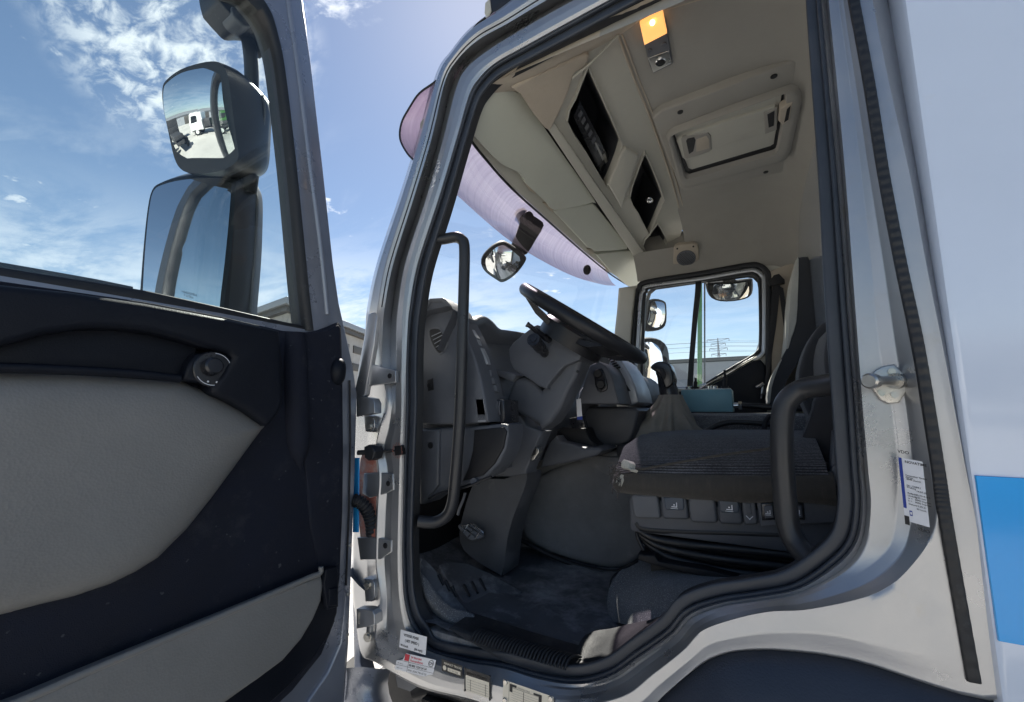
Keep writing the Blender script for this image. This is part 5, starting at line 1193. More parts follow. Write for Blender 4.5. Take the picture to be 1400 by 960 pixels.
# backrest bolsters and the webbing beside them
slab('backrest', [(1150, 425), (1132, 436), (1116, 450), (1102, 474), (1094, 500), (1092, 520), (1096, 545), (1106, 568), (1116, 590), (1160, 590), (1170, 480)], ('y', 1.82), .14, 'seat_dark', st, .04, 2, 5, angle=80)
slab('backrest', [(1150, 440), (1136, 446), (1129, 470), (1127, 492), (1130, 514), (1140, 530), (1170, 520), (1170, 440)], ('y', 1.55), .30, 'seat_dark', st, .03, 2, 5, angle=80)
slab('backrest_skirt', [(1118, 540), (1150, 520), (1160, 560), (1150, 620), (1136, 646), (1112, 640), (1090, 626), (1090, 615), (1102, 588), (1112, 560)], ('y', 1.50), .06, 'belt', st, .012, 2)
slab('skirt_hem', [(1088, 617), (1110, 626), (1136, 634), (1132, 648), (1110, 642), (1086, 627)], ('y', 1.49), .04, 'seat_side', st, .006)
slab('recliner_cover', [(1140, 590), (1160, 580), (1175, 690), (1125, 682), (1124, 660), (1136, 640)], ('y', 1.42), .04, 'plastic', st, .006)
slab('recliner_lever', [(1138, 640), (1150, 634), (1156, 650), (1152, 664), (1140, 662)], ('y', 1.40), .03, 'plastic_mid', st, .006, 2)

# ---- passenger seat
ps = bpy.data.objects.new('passenger_seat', None); COL.objects.link(ps); ps.parent = TR; ps.location = -wloc(TR) + V((.2, 2.75, 1.0))
slab('seat_back', [(1089, 356), (1093, 352), (1102, 351), (1107, 356), (1112, 400), (1120, 445), (1110, 462), (1100, 480), (1086, 504), (1076, 520), (1062, 552), (1050, 552), (1051, 530), (1060, 508), (1072, 484), (1082, 462), (1088, 440), (1090, 400)], ('y', 2.55), .45, 'seat_dark', ps, .03, 2, 4, angle=80)
slab('seat_bolster', [(1086, 362), (1089, 355), (1092, 354), (1091, 400), (1089, 440), (1082, 462), (1078, 476), (1075, 474), (1078, 450), (1081, 400)], ('y', 2.545), .46, 'seat_grey', ps, .010, 2)
slab('seat_piping', [(1050, 550), (1051, 528), (1058, 508), (1066, 494), (1069, 492), (1062, 508), (1055, 530), (1053, 550)], ('y', 2.545), .45, 'seat_grey', ps, .003, 2)

# ------------------------------------------------------------------ dashboard
db = bpy.data.objects.new('dashboard', None); COL.objects.link(db); db.parent = TR; db.location = -wloc(TR) + V((-.9, 2.0, 1.5))
dY = ('y', 1.188)
end_px = [(572, 432), (577, 424), (584, 412), (587, 409), (604, 408), (608, 410), (617, 421), (626, 436), (637, 458), (648, 485), (657, 515), (663, 545), (668, 577), (640, 580), (572, 581)]
slab('end_panel', end_px, dY, .12, 'plastic', db, .008, 0)
slab('end_trim', [(576, 430), (584, 412), (587, 408), (604, 407), (609, 409), (618, 420), (628, 438), (624, 443), (612, 424), (604, 413), (589, 413), (582, 424), (577, 432)], off(dY, .004), .05, 'plastic_mid', db, .006, 0)
sv = slab('side_vent', [(584, 452), (588, 449), (597, 447), (602, 449), (608, 458), (612, 468), (610, 476), (604, 484), (600, 485), (594, 480), (587, 466)], off(dY, .003), .02, 'plastic_mid', db, .002, 2)
slab('vent_shade', [(587, 453), (591, 450), (597, 449.5), (601, 451), (606, 459), (609.5, 468), (608, 474), (603, 481), (600, 482.5), (595, 477), (589, 465)], off(dY, .0045), .02, 'black', sv, .0005, 2)  # solid black face laid on the panel, painted as the vent's shaded recess
bm = bmesh.new()
for k in range(4):
    t = k / 3; add_tube(bm, [at(590 + 6 * t, 460 + 15 * t, off(dY, .006)), at(603 + 5 * t, 454 + 13 * t, off(dY, .006))], .0016, 6)
obj('vent_slat', bm, 'silver_plastic', sv)
for u, v in ((588, 527), (589, 609)):
    bm = bmesh.new(); add_disc(bm, at(u, v, off(dY, .001)), (0, -1, 0), .011, .004, 16, 0, .001); s1 = obj('panel_screw', bm, 'black', db)
slab('screw_recess', [(584, 520), (592, 517), (593, 533), (585, 535)], off(dY, .0005), .01, 'black', db, .001)
# body of the dash running across the cab
prof_px = [(566, 440), (586, 414), (604, 412), (616, 424), (626, 440), (636, 460), (646, 486), (655, 516), (661, 546), (665, 574), (665, 640), (566, 640)]
pts = outline(prof_px, ('y', 1.24)); d = V((0, 1.78, 0)); bm = bmesh.new(); add_prism(bm, [V((p.x - .03, p.y, p.z - .025)) for p in pts], d, .0); obj('dash_body', bm, 'plastic', db)
# fascia edge: grey strip, black switch strip
def strip(name, l, r, y0, y1, mat, d=0.):
    bm = bmesh.new(); A_ = cr([at(u, v, ('y', y0)) for u, v in l], 5); B_ = cr([at(u, v, ('y', y1)) for u, v in r], 5)
    add_loft(bm, [[p + V((-.03, .0, 0)) for p in A_], A_, B_, [p + V((-.03, 0.01, 0)) for p in B_]]); return obj(name, bm, mat, db, angle=50)
strip('fascia_trim', [(609, 411), (620, 424), (632, 446), (646, 476), (655, 505), (660, 538)], [(611, 410), (622, 423), (635, 446), (650, 476), (659, 505), (665, 538)], 1.200, 1.216, 'plastic_mid')
strip('switch_strip', [(622, 423), (635, 446), (650, 476), (659, 505), (665, 540)], [(636, 433), (652, 458), (664, 482), (673, 508), (680, 540)], 1.215, 1.303, 'plastic_gloss')
strip('switch_bezel', [(636, 433), (652, 458), (664, 482), (672, 504), (680, 540)], [(640, 436), (655, 462), (668, 486), (682, 516), (692, 541)], 1.303, 1.373, 'plastic')
for px in ([(640, 442), (648, 456), (652, 462), (650, 464), (643, 452)], [(651, 478), (658, 476), (664, 488), (667, 498), (661, 499), (654, 487)], [(646, 464), (652, 464), (655, 472), (650, 473)]):
    slab('dash_switch', px, ('y', 1.248), .02, 'silver_plastic', db, .002)
for k in range(3):
    u, v = 664 + 3.4 * k, 507 + 10 * k
    slab('dash_switch', [(u, v), (u + 7, v - 1), (u + 9, v + 8), (u + 2, v + 9)], ('y', 1.253), .02, 'plastic', db, .002)
slab('outer_air_vent', [(663, 546), (669, 545), (689, 547), (690, 577), (688, 580), (668, 579)], ('y', 1.263), .10, 'plastic_gloss', db, .005)
bm = bmesh.new()
for k in range(5): add_tube(bm, cr([at(671 + 3 * k, 549, ('y', 1.258)), at(670 + 3 * k, 558, ('y', 1.253)), at(671.5 + 3 * k, 567, ('y', 1.258))], 3), .003, 6)
obj('vent_slat', bm, 'plastic', db)
strip('vent_trim', [(661, 546), (663, 560), (664, 577)], [(665, 545), (667, 560), (668, 577)], 1.188, 1.223, 'silver_plastic')
# binnacle hood over the instruments
bm = bmesh.new(); rows = []
hood = [(618, 420), (638, 432), (650, 437), (656, 434), (664, 433), (674, 440), (684, 450), (700, 453), (720, 456), (745, 462), (790, 470), (840, 478)]
zt = cr([at(u, v, ('y', y)) for (u, v), y in zip(hood, (1.15, 1.24, 1.30, 1.34, 1.40, 1.46, 1.54, 1.66, 1.78, 1.95, 2.3, 2.7))], 5)
for dx, dz_ in ((-.34, -.10), (-.12, .0), (-.02, .006), (0, 0), (.004, -.012), (-.004, -.035), (-.03, -.08), (-.06, -.14)):
    rows.append([V((p.x + dx, p.y, p.z + dz_)) for p in zt])
add_loft(bm, rows); obj('binnacle_hood', bm, 'plastic', db, angle=80)
slab('instrument_face', [(660, 470), (690, 476), (730, 486), (740, 520), (680, 512)], ('x', -.93), .02, 'plastic_gloss', db, .004)
slab('warning_display', [(682, 492), (694, 491), (696, 500), (684, 501)], ('x', -.925), .01, 'red_lamp', db, .001)
bm = bmesh.new(); c = at(672, 490, ('x', -.92)); add_disc(bm, c, (1, 0, .3), .05, .01, 24, 0, .003); obj('dial', bm, 'silver_plastic', db)
slab('binnacle_shelf', [(672, 505), (690, 508), (706, 513), (700, 522), (676, 512)], ('y', 1.42), .1, 'plastic_mid', db, .004)
# knee panel below
slab('knee_panel', [(574, 586), (640, 584), (688, 579), (694, 581), (695, 596), (691, 616), (682, 634), (668, 650), (652, 658), (632, 664), (604, 672), (590, 680), (577, 690), (573, 690)], off(dY, -.01), .10, 'plastic', db, .010, 0)
slab('knee_panel_edge', [(574, 588), (600, 587), (599, 663), (592, 672), (577, 688), (574, 688)], off(dY, .002), .03, 'plastic', db, .008, 0)
slab('knee_inset', [(648, 588), (688, 584), (692, 590), (688, 612), (676, 634), (660, 650), (632, 658), (640, 640), (646, 616)], off(dY, -.004), .02, 'black', db, .004, 0)
bm = bmesh.new(); add_tube(bm, cr([at(u, v, ('y', 1.17)) for u, v in [(586, 682), (602, 674), (630, 668), (648, 662), (660, 656), (672, 652)]], 5), .004, 8); obj('loose_cable', bm, 'rubber', db)
bm = bmesh.new(); add_tube(bm, cr([at(u, v, ('y', 1.25)) for u, v in [(636, 674), (633, 684), (628, 696), (626, 704)]], 5), .005, 8); add_disc(bm, at(652, 659, ('y', 1.2)), (0, -1, .2), .012, .02, 10); obj('plug', bm, 'plastic_mid', db)

# steering column, from the shroud down to the floor
sc_ = bpy.data.objects.new('steering_column', None); COL.objects.link(sc_); sc_.parent = TR; sc_.location = -wloc(TR) + V((-.7, 1.45, 1.7))
slab('lower_shroud', [(690, 552), (697, 532), (703, 519), (716, 515), (728, 520), (740, 534), (759, 500), (777, 486), (794, 486), (795, 494), (787, 515), (777, 536), (765, 560), (753, 578), (739, 588), (735, 579), (712, 567)], ('y', 1.44), .10, 'plastic', sc_, .02, 0, 5, angle=75)
slab('upper_shroud', [(695, 478), (700, 470), (716, 456), (729, 446), (734, 444), (743, 447), (758, 460), (776, 473), (796, 483), (792, 492), (772, 500), (758, 516), (748, 528), (748, 532), (736, 528), (724, 519), (710, 510), (702, 505), (697, 494)], ('y', 1.41), .15, 'plastic', sc_, .022, 0, 5, angle=75)
slab('column_cover', [(690, 556), (712, 570), (719, 582), (741, 590), (735, 604), (727, 624), (719, 644), (720, 648), (700, 652), (680, 652), (668, 651), (682, 634), (692, 612), (695, 590)], ('y', 1.47), .09, 'plastic', sc_, .025, 0, 5, angle=75)
slab('column_boot', [(628, 730), (634, 700), (642, 674), (654, 656), (690, 655), (708, 648), (720, 648), (718, 664), (708, 690), (700, 712), (693, 740), (690, 764), (688, 782), (686, 788), (684, 786), (656, 770), (634, 752)], ('y', 1.53), .13, 'plastic_scuffed', sc_, .04, 2, 6, angle=80)
slab('column_slot', [(725, 628), (728, 620), (732, 611), (736, 613), (737, 618), (731, 628), (727, 630)], ('y', 1.462), .03, 'steel', sc_, .002)
slab('slot_shadow', [(726, 624), (729, 617), (733, 612), (732, 622)], ('y', 1.459), .02, 'black', sc_, .001)
disc('screw', at(790, 508, ('y', 1.415)), (0, -1, 0), .005, .003, 'black', sc_, 10)
# stalks
bm = bmesh.new(); add_tube(bm, cr([at(720, 443, ('y', 1.30)), at(726, 447, ('y', 1.31)), at(742, 459, ('y', 1.36)), at(752, 466, ('y', 1.42))], 5), [.010] * 3 + [.0085] * 4 + [.010] * 4 + [.012] * 5, 12); obj('column_stalk', bm, 'plastic_gloss', sc_)
bm = bmesh.new(); p, q = at(729, 464, ('y', 1.30)), at(746, 484, ('y', 1.42)); a = (q - p).normalized()
add_disc(bm, p, a, .023, .028, 20, 0, .003); add_disc(bm, p + a * .03, a, .019, .02, 20); add_disc(bm, p + a * .052, a, .022, .02, 20); add_tube(bm, [p + a * .07, q], .017, 14)
add_disc(bm, p - a * .002, -a, .012, .002, 16); obj('column_stalk', bm, 'plastic_gloss', sc_)
# steering wheel
SW = bpy.data.objects.new('steering_wheel', None); COL.objects.link(SW); SW.parent = TR; wc = V((-.52, 1.47, 1.962)); SW.location = -wloc(TR) + wc
al = math.radians(35); e1, e2, nw = V((math.cos(al), 0, -math.sin(al))), V((0, 1, 0)), V((math.sin(al), 0, math.cos(al)))
bm = bmesh.new(); R0, r0 = .240, .0225; rows = []
for k in range(72):
    a = 2 * math.pi * k / 72; c = wc + (e1 * math.cos(a) + e2 * math.sin(a)) * R0; o = (e1 * math.cos(a) + e2 * math.sin(a))
    rows.append([c + (o * math.cos(b) + nw * math.sin(b)) * r0 for b in (2 * math.pi * j / 16 for j in range(16))])
add_loft(bm, rows, True, True); obj('rim', bm, 'wheel_black', SW, angle=80)
bm = bmesh.new()
for a in (math.radians(35), math.radians(145), math.radians(215), math.radians(325)):
    o = e1 * math.cos(a) + e2 * math.sin(a); s = nw.cross(o)
    rows = []
    for t, w, h in ((.03, .13, -.062), (.10, .11, -.058), (.17, .085, -.042), (.235, .07, -.008)):
        c = wc + o * t + nw * h; rows.append([c + s * w * .5 - nw * .012, c + s * w * .5 + nw * .006, c + s * w * .25 + nw * .012, c - s * w * .25 + nw * .012, c - s * w * .5 + nw * .006, c - s * w * .5 - nw * .012])
    add_loft(bm, rows, False, True)
obj('spoke', bm, 'wheel_black', SW, angle=60)
bm = bmesh.new(); add_disc(bm, wc - nw * .095, nw, .125, .085, 32, 0, .03); obj('hub', bm, 'wheel_black', SW)
bm = bmesh.new(); add_disc(bm, wc - nw * .13, nw, .05, .06, 24); obj('hub_boss', bm, 'black', SW)

# centre of the dash, seen past the column
slab('centre_panel', [(786, 566), (792, 546), (800, 520), (806, 500), (818, 494), (828, 500), (836, 514), (842, 536), (846, 552), (838, 553), (796, 552)], ('y', 1.78), .25, 'plastic', db, .012, 0)
slab('heater_panel', [(812, 516), (818, 504), (824, 506), (829, 520), (830, 532), (824, 536), (816, 534)], ('y', 1.772), .02, 'plastic_gloss', db, .006, 2)
for u, v in ((817, 511), (821, 526)): disc('heater_knob', at(u, v, ('y', 1.766)), (.3, -1, 0), .018, .012, 'black', db, 20, .003)
slab('centre_fascia', [(832, 497), (836, 489), (842, 488), (850, 494), (860, 510), (869, 530), (874, 550), (862, 556), (846, 552), (842, 536), (834, 512)], ('y', 2.0), .3, 'silver_plastic', db, .010, 0)
slab('fascia_slot', [(836, 508), (844, 509), (856, 526), (862, 535), (846, 533), (840, 526)], ('y', 1.992), .03, 'black', db, .004)
slab('fascia_label', [(843, 537), (852, 537), (854, 541), (845, 541)], ('y', 1.985), .01, 'paper', db, .001)
bm = bmesh.new()
for k in range(5): add_tube(bm, [at(833 + 2 * k, 492 + 3 * k, ('y', 1.99)), at(838 + 2.5 * k, 490 + 3 * k, ('y', 1.985))], .004, 6)
obj('vent_slat', bm, 'black', db)
slab('passenger_fascia', [(858, 508), (866, 513), (874, 524), (880, 542), (880, 552), (874, 556), (866, 556), (866, 536)], ('y', 2.25), .6, 'plastic_mid', db, .015, 0)
slab('glove_box', [(786, 556), (846, 556), (868, 558), (874, 562), (868, 590), (862, 604), (852, 608), (812, 614), (800, 600), (790, 585)], ('y', 1.90), .5, 'plastic_dark', db, .015, 0, 4)
slab('glove_box', [(864, 560), (878, 558), (876, 580), (872, 600), (858, 604)], ('y', 2.2), .5, 'plastic', db, .008, 0)
slab('lower_console', [(760, 596), (766, 604), (800, 612), (820, 612), (826, 616), (814, 624), (790, 630), (758, 636), (738, 640), (742, 624), (750, 606)], ('y', 1.72), .2, 'plastic', db, .012, 0)
slab('cup_tray', [(762, 588), (770, 584), (800, 586), (806, 600), (816, 610), (790, 614), (766, 606), (760, 598)], ('y', 1.80), .1, 'black', db, .006)
slab('dash_socket', [(778, 572), (796, 569), (800, 584), (782, 586)], ('y', 1.74), .04, 'plastic_gloss', db, .003)
# accelerator pedal
pc = (at(644, 728, ('y', 1.475)), V((.45, -.72, .35))); pe = slab('accelerator_pedal', [(626, 720), (632, 716), (646, 715), (657, 722), (662, 731), (660, 735), (648, 739), (640, 737)], pc, .025, 'plastic', TR, .005, 2)
bm = bmesh.new(); q = off(pc, .003)
for a, b in (((630, 719), (654, 736)), ((638, 717), (660, 732)), ((648, 717), (661, 727)), ((632, 730), (640, 717)), ((640, 735), (651, 719)), ((649, 737), (658, 724)), ((630, 719), (646, 716)), ((646, 716), (661, 729))):
    add_tube(bm, [at(*a, q), at(*b, q)], .0028, 6)
obj('pedal_tread', bm, 'chrome', pe)
# grab handles
tube('grab_handle', [at(u, v, ('y', y)) for u, v, y in [(592, 328, 1.10), (606, 327, 1.12), (622, 324.5, 1.135), (631, 328, 1.14), (635, 340, 1.14), (634, 400, 1.14), (631, 500, 1.14), (628, 580, 1.14), (622, 660, 1.14), (618, 690, 1.14), (610, 706, 1.138), (594, 714, 1.125), (572, 713, 1.10)]], .0185, 'plastic_handle', TR, 16, 5)
tube('grab_handle', [at(u, v, ('y', y)) for u, v, y in [(1150, 524, 1.10), (1128, 527, 1.13), (1098, 532, 1.16), (1078, 546, 1.165), (1070, 568, 1.165), (1069, 620, 1.165), (1073, 680, 1.165), (1078, 720, 1.16), (1090, 745, 1.15), (1104, 762, 1.13), (1114, 776, 1.11)]], .0235, 'plastic_handle', TR, 18, 5)

# ------------------------------------------------------------------ loose things in the cab
cb = thing('control_box', 'pale teal metal control box with toggle levers standing on the carpeted middle console', 'control box', (-.20, 2.48, 1.634))
bm = bmesh.new(); add_box(bm, (-.20, 2.48, 1.694), (.235, .19, .113), 0, 0, .006); obj('case', bm, 'teal', cb)
bm = bmesh.new(); add_box(bm, (-.20, 2.48, 1.752), (.225, .18, .006), 0, 0, .002); obj('lid', bm, 'steel', cb)
for x, h in ((-.255, .05), (-.115, .085)):
    bm = bmesh.new(); add_disc(bm, (x, 2.45, 1.754), (0, 0, 1), .018, .014, 14); add_tube(bm, [(x, 2.45, 1.765), (x + .004, 2.45, 1.765 + h * .6)], .010, 8); add_tube(bm, [(x + .004, 2.45, 1.765 + h * .6), (x + .004, 2.45, 1.765 + h)], .006, 8); obj('toggle_lever', bm, 'black', cb)
for x in (-.285, -.19, -.165):
    bm = bmesh.new(); add_disc(bm, (x, 2.44, 1.754), (0, 0, 1), .016, .018, 14, 0, .003); obj('knob', bm, 'chrome', cb)
bm = bmesh.new(); add_tube(bm, [(-.083, 2.44, 1.67), (-.045, 2.44, 1.67)], .013, 12); add_disc(bm, (-.06, 2.44, 1.67), (1, 0, 0), .021, .016, 6); obj('connector', bm, 'chrome', cb)
bm = bmesh.new(); add_tube(bm, cr([(-.045, 2.44, 1.67), (.0, 2.43, 1.668), (.10, 2.42, 1.660), (.24, 2.42, 1.655)], 6), .014, 10); obj('hose', bm, 'rubber', cb)
tg = thing('paper_tag', 'small white paper tag hanging below the dashboard beside the steering column', 'tag', tuple(at(791, 560, ('y', 1.70))))
slab('card', [(788, 546), (794, 545), (796, 570), (789, 571)], ('y', 1.70), .001, 'paper', tg, 0)
slab('card_foot', [(789, 570), (796, 569), (796, 574), (789, 574)], ('y', 1.699), .002, 'navy_ink', tg, 0)
bm = bmesh.new(); add_tube(bm, [at(791, 546, ('y', 1.70)), at(793, 536, ('y', 1.72)), at(797, 530, ('y', 1.775))], .0012, 6); obj('string', bm, 'paper', tg)
# ------------------------------------------------------------------ the yard
bm = bmesh.new(); rows = []
g = [-400, -120, -50, -25, -12, -6, 0, 6, 12, 25, 50, 120, 400]
rows = [[V((x, y, 0)) for x in g] for y in g]
add_loft(bm, rows); gr = obj('ground', bm, 'ground', None); gr['kind'] = 'structure'
# pale kerb strip and drain line seen below the hinge gap
bm = bmesh.new(); a, b = at(440, 958, ('z', 0)), at(500, 906, ('z', 0)); d = (b - a).normalized(); s = V((-d.y, d.x, 0))
for o, w in ((0, .16),): add_prism(bm, [a - d * 6 + s * o, b + d * 9 + s * o, b + d * 9 + s * (o + w), a - d * 6 + s * (o + w)], V((0, 0, .1)), 0)
k = obj('kerb', bm, 'paper' if False else 'concrete', None); k['kind'] = 'structure'

# low office building with a flat overhanging roof, seen past the driver door
def building():
    t = thing('office_building', 'pale low building with a flat overhanging roof and slanted louvres, seen past the open door', 'building', (-33, 16, 0))
    def P(u, v, D): return at(u, v, float(D))
    c_, l_, r_ = P(392, 405, 34), P(330, 424, 40), P(520, 465, 52)
    c_.z = l_.z = r_.z = c_.z; zt = c_.z
    e_l, e_r = (l_ - c_).normalized(), (r_ - c_).normalized()
    L, R = 26., 19.
    def pr(off_in, z0, z1, name, mat):
        # inset along both edges
        o = c_ + (e_l + e_r) * off_in
        q = [o, o + e_r * R, o + e_r * R + e_l * L, o + e_l * L]
        bm = bmesh.new(); add_prism(bm, [V((p.x, p.y, z1)) for p in q], V((0, 0, z0 - z1)), .04); return obj(name, bm, mat, t)
    rf = pr(0, zt - .55, zt, 'roof', 'roof_metal')
    pr(.35, zt - 1.0, zt - .55, 'fascia', 'louvre')
    pr(.9, 0, zt - 1.0, 'wall', 'concrete')
    # slanting louvre windows on the right hand face, dark bars on the left one
    nr = V((e_r.y, -e_r.x, 0)); nr = nr if nr.dot(CAM - c_) > 0 else -nr
    nl = V((e_l.y, -e_l.x, 0)); nl = nl if nl.dot(CAM - c_) > 0 else -nl
    o = c_ + (e_l + e_r) * .9
    for k in range(7):
        a = o + e_r * (1.2 + 5.2 * k) + V((0, 0, -2.0)); bm = bmesh.new()
        q = [a, a + e_r * 4.2, a + e_r * 4.2 + V((0, 0, -.8)), a + V((0, 0, -.8))]
        add_prism(bm, [p + nr * .10 for p in q], -nr * .3, .02); obj('window', bm, 'louvre', t)
        bm = bmesh.new(); q = [p + V((0, 0, -1.9)) for p in q]; add_prism(bm, [p + nr * .10 for p in q], -nr * .3, .02); obj('window', bm, 'louvre', t)
    for k in range(4):
        a = o + e_l * (1.0 + 4.4 * k) + V((0, 0, -2.6)); bm = bmesh.new()
        q = [a, a + e_l * 3.4, a + e_l * 3.4 + V((0, 0, -.6)), a + V((0, 0, -.6))]
        add_prism(bm, [p + nl * .10 for p in q], -nl * .3, .02); obj('window', bm, 'louvre', t)
building()

# long warehouse beyond the passenger window
wb = thing('warehouse', 'long grey clad warehouse wall seen through the passenger window', 'building', (-10, 34, 0))
zt_ = at(960, 490, ('y', 34)).z
bm = bmesh.new(); add_box(bm, (-2, 38, zt_ / 2 - .15), (46, 8, zt_ - .3)); obj('wall', bm, 'warehouse', wb)
bm = bmesh.new(); add_box(bm, (-2, 38, zt_ - .12), (46.4, 8.4, .24), 0, 0, .03); obj('roof', bm, 'louvre', wb)
bm = bmesh.new()
for k in range(12): add_box(bm, (-22 + 3.6 * k, 33.97, zt_ / 2 - .15), (.10, .06, zt_ - .34))
obj('cladding_joint', bm, 'roof_metal', wb)
for k in range(6):
    bm = bmesh.new(); add_box(bm, (-20 + 7.2 * k, 33.96, 1.9), (3.4, .08, 3.8), 0, 0, .02); obj('door', bm, 'roof_metal', wb)

# power pylon with its wires
pyp = at(985, 520, ('y', 95.)); pyp.z = 0
py = thing('power_pylon', 'lattice power pylon with three cross arms standing far behind the warehouse', 'pylon', tuple(pyp))
ztop = at(985, 462, ('y', 95.)).z
bm = bmesh.new()
for sx in (-1, 1):
    for sy in (-1, 1):
        add_tube(bm, [pyp + V((sx * .6, sy * .6, 0)), pyp + V((sx * .2, sy * .2, ztop * .7)), pyp + V((0, 0, ztop))], .08, 5)
for k in range(11):
    z0, z1 = ztop * k / 12, ztop * (k + 1) / 12; w0, w1 = .6 * (1 - k / 13), .6 * (1 - (k + 1) / 13)
    for sy in (-1, 1):
        add_tube(bm, [pyp + V((-w0, sy * w0, z0)), pyp + V((w1, sy * w1, z1))], .035, 4); add_tube(bm, [pyp + V((w0, sy * w0, z0)), pyp + V((-w1, sy * w1, z1))], .035, 4)
obj('tower', bm, 'lattice', py)
arms = []
for f, w in ((.985, 2.0), (.93, 1.3), (.87, 1.6), (.80, 1.3)):
    bm = bmesh.new(); z = ztop * f; add_tube(bm, [pyp + V((-w, 0, z)), pyp + V((w, 0, z))], .06, 5); add_tube(bm, [pyp + V((-w, 0, z)), pyp + V((0, 0, z - .45)), pyp + V((w, 0, z))], .04, 5)
    for s in (-1, 1): add_tube(bm, [pyp + V((s * w, 0, z)), pyp + V((s * w, 0, z - .5))], .06, 5)
    obj('cross_arm', bm, 'lattice', py); arms.append((z - .5, w))
i = 0
for z, w in arms[:3]:
    for s in (-1, 1):
        bm = bmesh.new(); p = pyp + V((s * w, 0, z)); 
        P = []
        for k in range(-12, 13):
            q = V((k * 9.0, 3.0 * k, 0)); P.append(p + q + V((0, 0, -1.2 * math.sin(math.pi * abs(k) / 12))))
        add_tube(bm, P, .03, 4); o = obj('power_line', bm, 'lattice', None); o['category'] = 'cable'; o['group'] = 'wires strung from the pylon'
        o['label'] = 'thin power line strung through the sky from the lattice pylon'; i += 1

# slim green hoist mast standing beyond the passenger window
gp = at(952, 520, ('y', 6.0)); gm = thing('green_mast', 'slim bright green mast standing close behind the passenger window', 'mast', (gp.x, gp.y, 0))
bm = bmesh.new(); a, b = at(946, 540, ('y', 6.0)), at(957, 330, ('y', 6.0)); a2 = V((a.x, a.y, 0))
add_tube(bm, [a2, V((a.x, a.y, .2)), b], [.036, .034, .026], 8); obj('post', bm, 'green', gm)
bm = bmesh.new(); add_tube(bm, [a2 + V((.05, 0, 0)), b + V((.04, 0, -.3))], .010, 8); obj('cylinder', bm, 'chassis', gm)
bm = bmesh.new(); add_box(bm, (a2.x, a2.y, .06), (.5, .5, .12), 0, 0, .01); obj('base_plate', bm, 'chassis', gm)

# ------------------------------------------------------------------ trucks parked across the yard, caught in the mirrors
def parked(label, x, y, rz, cabm, bodym, group):
    t = thing('parked_truck', label, 'truck', (x, y, 0), group); t.rotation_euler = (0, 0, rz)
    Rm = Matrix.Translation(V((x, y, 0))) @ Matrix.Rotation(rz, 4, 'Z')
    def put(name, f, mat, par=t, **k):
        bm = bmesh.new(); f(bm); o = obj(name, bm, mat, None, **k); o.parent = par; o.location = (0, 0, 0) if par is t else (0, 0, 0); return o
    def cabf(bm):
        pr = [(-1.1, .75), (-1.15, 1.6), (-.98, 2.75), (-.7, 2.95), (.85, 2.95), (.95, 2.8), (.95, .75)]
        add_prism(bm, [V((a, -1.15, b)) for a, b in pr], V((0, 2.3, 0)), .06)
    c = put('cab', cabf, cabm)
    put('windscreen', lambda bm: add_prism(bm, [V((-1.155, -1., 1.65)), V((-1.155, 1., 1.65)), V((-1.01, .95, 2.6)), V((-1.01, -.95, 2.6))], V((.06, 0, 0)), .01), 'glass_dark')
    for s in (-1, 1):
        put('window', lambda bm: add_prism(bm, [V((-.85, s * 1.16, 1.65)), V((.25, s * 1.16, 1.75)), V((.25, s * 1.16, 2.5)), V((-.72, s * 1.16, 2.5))], V((0, -s * .05, 0)), .01), 'glass_dark')
        put('headlight', lambda bm: add_box(bm, (-1.13, s * .9, .95), (.08, .35, .22), 0, 0, .02), 'chrome')
    put('grille', lambda bm: [add_box(bm, (-1.15, 0, 1.05 + .13 * k), (.06, 1.3, .07), 0, 0, .01) for k in range(4)], 'louvre')
    put('bumper', lambda bm: add_box(bm, (-1.1, 0, .62), (.3, 2.3, .3), 0, 0, .05), cabm)
    put('chassis_frame', lambda bm: add_box(bm, (3.0, 0, .85), (6.5, .9, .26), 0, 0, .02), bodym)
    put('side_guard', lambda bm: [add_box(bm, (2.6, -1.1, .6 + .22 * k), (2.0, .05, .10), 0, 0, .01) for k in range(2)], 'truck_white')
    put('equipment', lambda bm: [add_box(bm, (1.6, 0, 1.5), (.9, 1.6, 1.0), 0, 0, .05), add_box(bm, (4.2, 0, 1.3), (3.6, 1.1, .35), 0, 0, .03)], bodym)
    for px in (-.1, 3.6, 4.9):
        for s in (-1, 1):
            def wf_(bm):
                prof = [(.28, 0), (.46, 0), (.5, .04), (.5, .24), (.46, .28), (.28, .28)]
                add_loft(bm, [[V((px, 0, .5)) + V((math.cos(q) * r, s * (1.14 - d), math.sin(q) * r)) for r, d in prof] for q in (2 * math.pi * k / 28 for k in range(28))], True)
            w = put('wheel', wf_, 'tyre')
            def rf_(bm): add_disc(bm, (px, s * 1.05, .5), (0, s, 0), .28, .03, 24); add_disc(bm, (px, s * 1.05, .5), (0, s, 0), .11, .08, 16)
            r = put('rim', rf_, 'truck_white', w)
    return t
parked('white cab truck with a green load frame, mirrored in the wide angle mirror', -2.0, -12.5, math.radians(20), 'truck_white', 'chassis', 'trucks parked across the yard')
parked('bright green cab truck parked second in the mirrored row', 3.5, -14.6, math.radians(60), 'green', 'truck_white', 'trucks parked across the yard')
parked('dark truck parked first in the mirrored row', -7.0, -12.4, math.radians(62), 'chassis', 'chassis', 'trucks parked across the yard')

